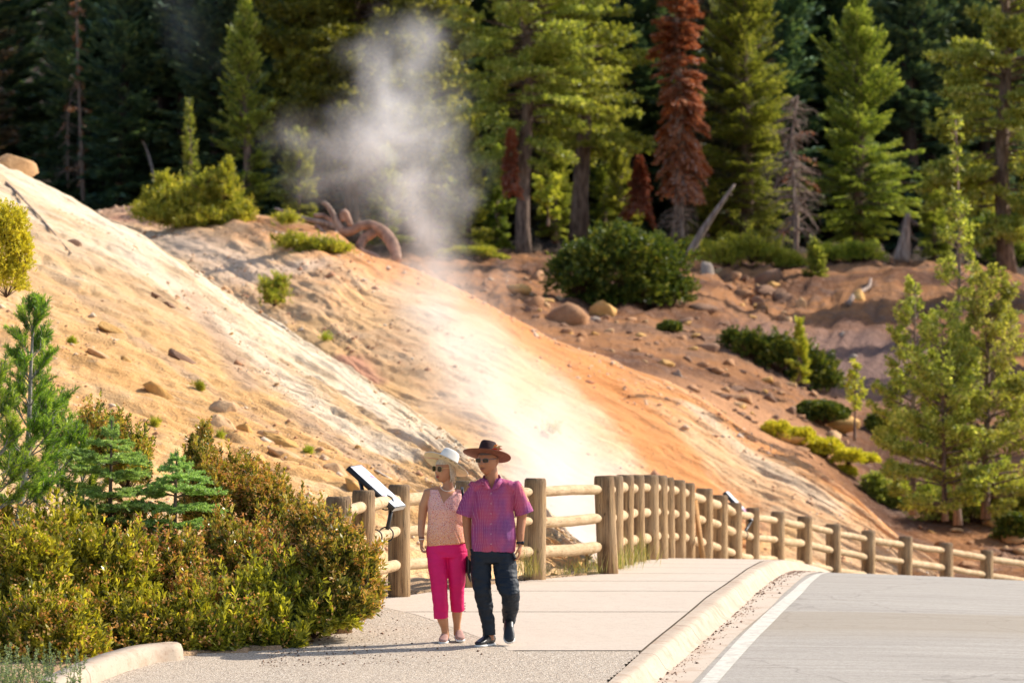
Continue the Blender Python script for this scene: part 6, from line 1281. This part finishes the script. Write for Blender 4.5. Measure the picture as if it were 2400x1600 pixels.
# ================================================================ steam
def steam(name,label,blobs,lo,hi,res,nscale,thr,gain,seed,color=(1,1,1)):
    lo=np.array(lo,float); hi=np.array(hi,float)
    me=bpy.data.meshes.new(name); o=bpy.data.objects.new(name,me); C.objects.link(o); tag(o,label,'steam',None,'stuff')
    g=bpy.data.node_groups.new('steam density','GeometryNodeTree'); g.interface.new_socket('Geometry',in_out='OUTPUT',socket_type='NodeSocketGeometry')
    N=g.nodes; Lk=g.links
    def nd(t,ins=None,**p):
        n=N.new(t)
        for k,v in p.items(): setattr(n,k,v)
        for k,v in (ins or {}).items():
            if isinstance(v,bpy.types.NodeSocket): Lk.new(v,n.inputs[k])
            else: n.inputs[k].default_value=v
        return n
    pos=nd('GeometryNodeInputPosition').outputs[0]
    wn_=nd('ShaderNodeTexNoise',{'Vector':pos,'Scale':nscale*.8,'Detail':2.0}); wv=nd('ShaderNodeVectorMath',{0:wn_.outputs['Color'],1:(.5,.5,.5)},operation='SUBTRACT').outputs[0]
    wv=nd('ShaderNodeVectorMath',{0:wv,'Scale':2.4},operation='SCALE').outputs[0]; wp=nd('ShaderNodeVectorMath',{0:pos,1:wv},operation='ADD').outputs[0]
    tot=None
    for c,s,k in blobs:
        d=nd('ShaderNodeVectorMath',{0:wp,1:tuple(map(float,c))},operation='SUBTRACT').outputs[0]
        d=nd('ShaderNodeVectorMath',{0:d,1:tuple(1/float(v) for v in s)},operation='MULTIPLY').outputs[0]
        l=nd('ShaderNodeVectorMath',{0:d,1:d},operation='DOT_PRODUCT').outputs['Value']
        e=nd('ShaderNodeMath',{0:nd('ShaderNodeMath',{0:l,1:-1.6},operation='MULTIPLY').outputs[0]},operation='EXPONENT').outputs[0]
        e=nd('ShaderNodeMath',{0:e,1:float(k)},operation='MULTIPLY').outputs[0]
        tot=e if tot is None else nd('ShaderNodeMath',{0:tot,1:e},operation='ADD').outputs[0]
    ns=nd('ShaderNodeTexNoise',{'Vector':nd('ShaderNodeVectorMath',{0:wp,1:(1.0,.6,.75)},operation='MULTIPLY').outputs[0],'Scale':nscale,'Detail':5.0,'Roughness':.62}).outputs[0]
    f=nd('ShaderNodeMapRange',{0:ns,1:thr,2:thr+.26,3:0.0,4:1.0},interpolation_type='SMOOTHSTEP').outputs[0]
    f=nd('ShaderNodeMath',{0:f,1:.10},operation='ADD').outputs[0]
    dn=nd('ShaderNodeMath',{0:tot,1:f},operation='MULTIPLY').outputs[0]
    dn=nd('ShaderNodeMath',{0:dn,1:.012},operation='SUBTRACT').outputs[0]; dn=nd('ShaderNodeMath',{0:dn,1:0.0},operation='MAXIMUM').outputs[0]
    vc=nd('GeometryNodeVolumeCube',{'Density':dn,'Min':tuple(lo),'Max':tuple(hi),'Resolution X':res[0],'Resolution Y':res[1],'Resolution Z':res[2]})
    m=bpy.data.materials.new(name+' vapour'); m.use_nodes=True; mt=m.node_tree; mt.nodes.clear(); ou=mt.nodes.new('ShaderNodeOutputMaterial'); pv=mt.nodes.new('ShaderNodeVolumePrincipled')
    pv.inputs['Color'].default_value=(*color,1); pv.inputs['Density'].default_value=gain; pv.inputs['Anisotropy'].default_value=.35; mt.links.new(pv.outputs[0],ou.inputs['Volume'])
    sm_=nd('GeometryNodeSetMaterial',{'Geometry':vc.outputs[0]}); sm_.inputs['Material'].default_value=m
    go=nd('NodeGroupOutput'); Lk.new(sm_.outputs[0],go.inputs[0]); md=o.modifiers.new('steam','NODES'); md.node_group=g; me.materials.append(m)
    return o
B=lambda x,y,d,rx,ry,rz,k:(P(x,y,d),(rx,ry,rz),k)
steam('steam','dense white steam boiling out of the vent behind the fence and drifting over the slope',
 [B(1310,1300,68,1.1,1.6,.8,1.1),B(1300,1190,69,1.1,1.6,.8,.75),B(1390,1100,70,.8,1.5,.7,.45),B(1270,1060,71,1.1,1.6,.8,.38),B(1180,980,74,1.3,2,1.0,.26),B(1140,880,79,1.4,2.2,1.1,.24),B(1060,780,84,1.3,2.2,1.1,.20),B(1000,690,88,1.2,2,1.0,.20),B(1330,990,76,1.0,1.5,.8,.14)],
 (-4.5,64,-1.6),(3.6,92,6.6),(110,190,120),.75,.30,.85,1)
steam('steam','column of pale steam rising and curling up in front of the dark trees',
 [B(1040,690,97,.7,1.3,.8,.20),B(1010,620,99.5,.8,1.5,.9,.24),B(1170,665,98,.7,1.3,.6,.22),B(1000,540,101,1.0,1.6,1.0,.28),B(960,450,102,1.3,1.8,1.1,.30),B(890,350,103,1.5,1.8,1.0,.36),B(960,270,104,1.1,1.8,1.2,.38),B(930,180,104,1.2,1.6,1.1,.34),B(870,240,103,1.0,1.6,.9,.24),B(990,90,105,1.2,1.7,.9,.20),B(720,340,103,1.5,1.6,1.0,.17),B(770,430,103,1.8,1.6,.9,.13),B(1050,400,103,.9,1.5,1.4,.14),B(1020,330,104,.8,1.5,1.2,.16)],
 (-8.2,92,2.6),(2.2,109,14.6),(130,130,150),.75,.36,1.0,2)
steam('steam','faint wisp of steam hanging before the dark forest at the upper left',
 [B(470,90,150,1.7,2,1.9,.035),B(410,10,150,1.6,2,1.8,.035),B(530,180,150,1.3,2,1.6,.02),B(600,60,150,1.8,2,1.6,.012)],(-18,146,10),(-6,154,22),(70,40,70),.45,.36,1.0,3)
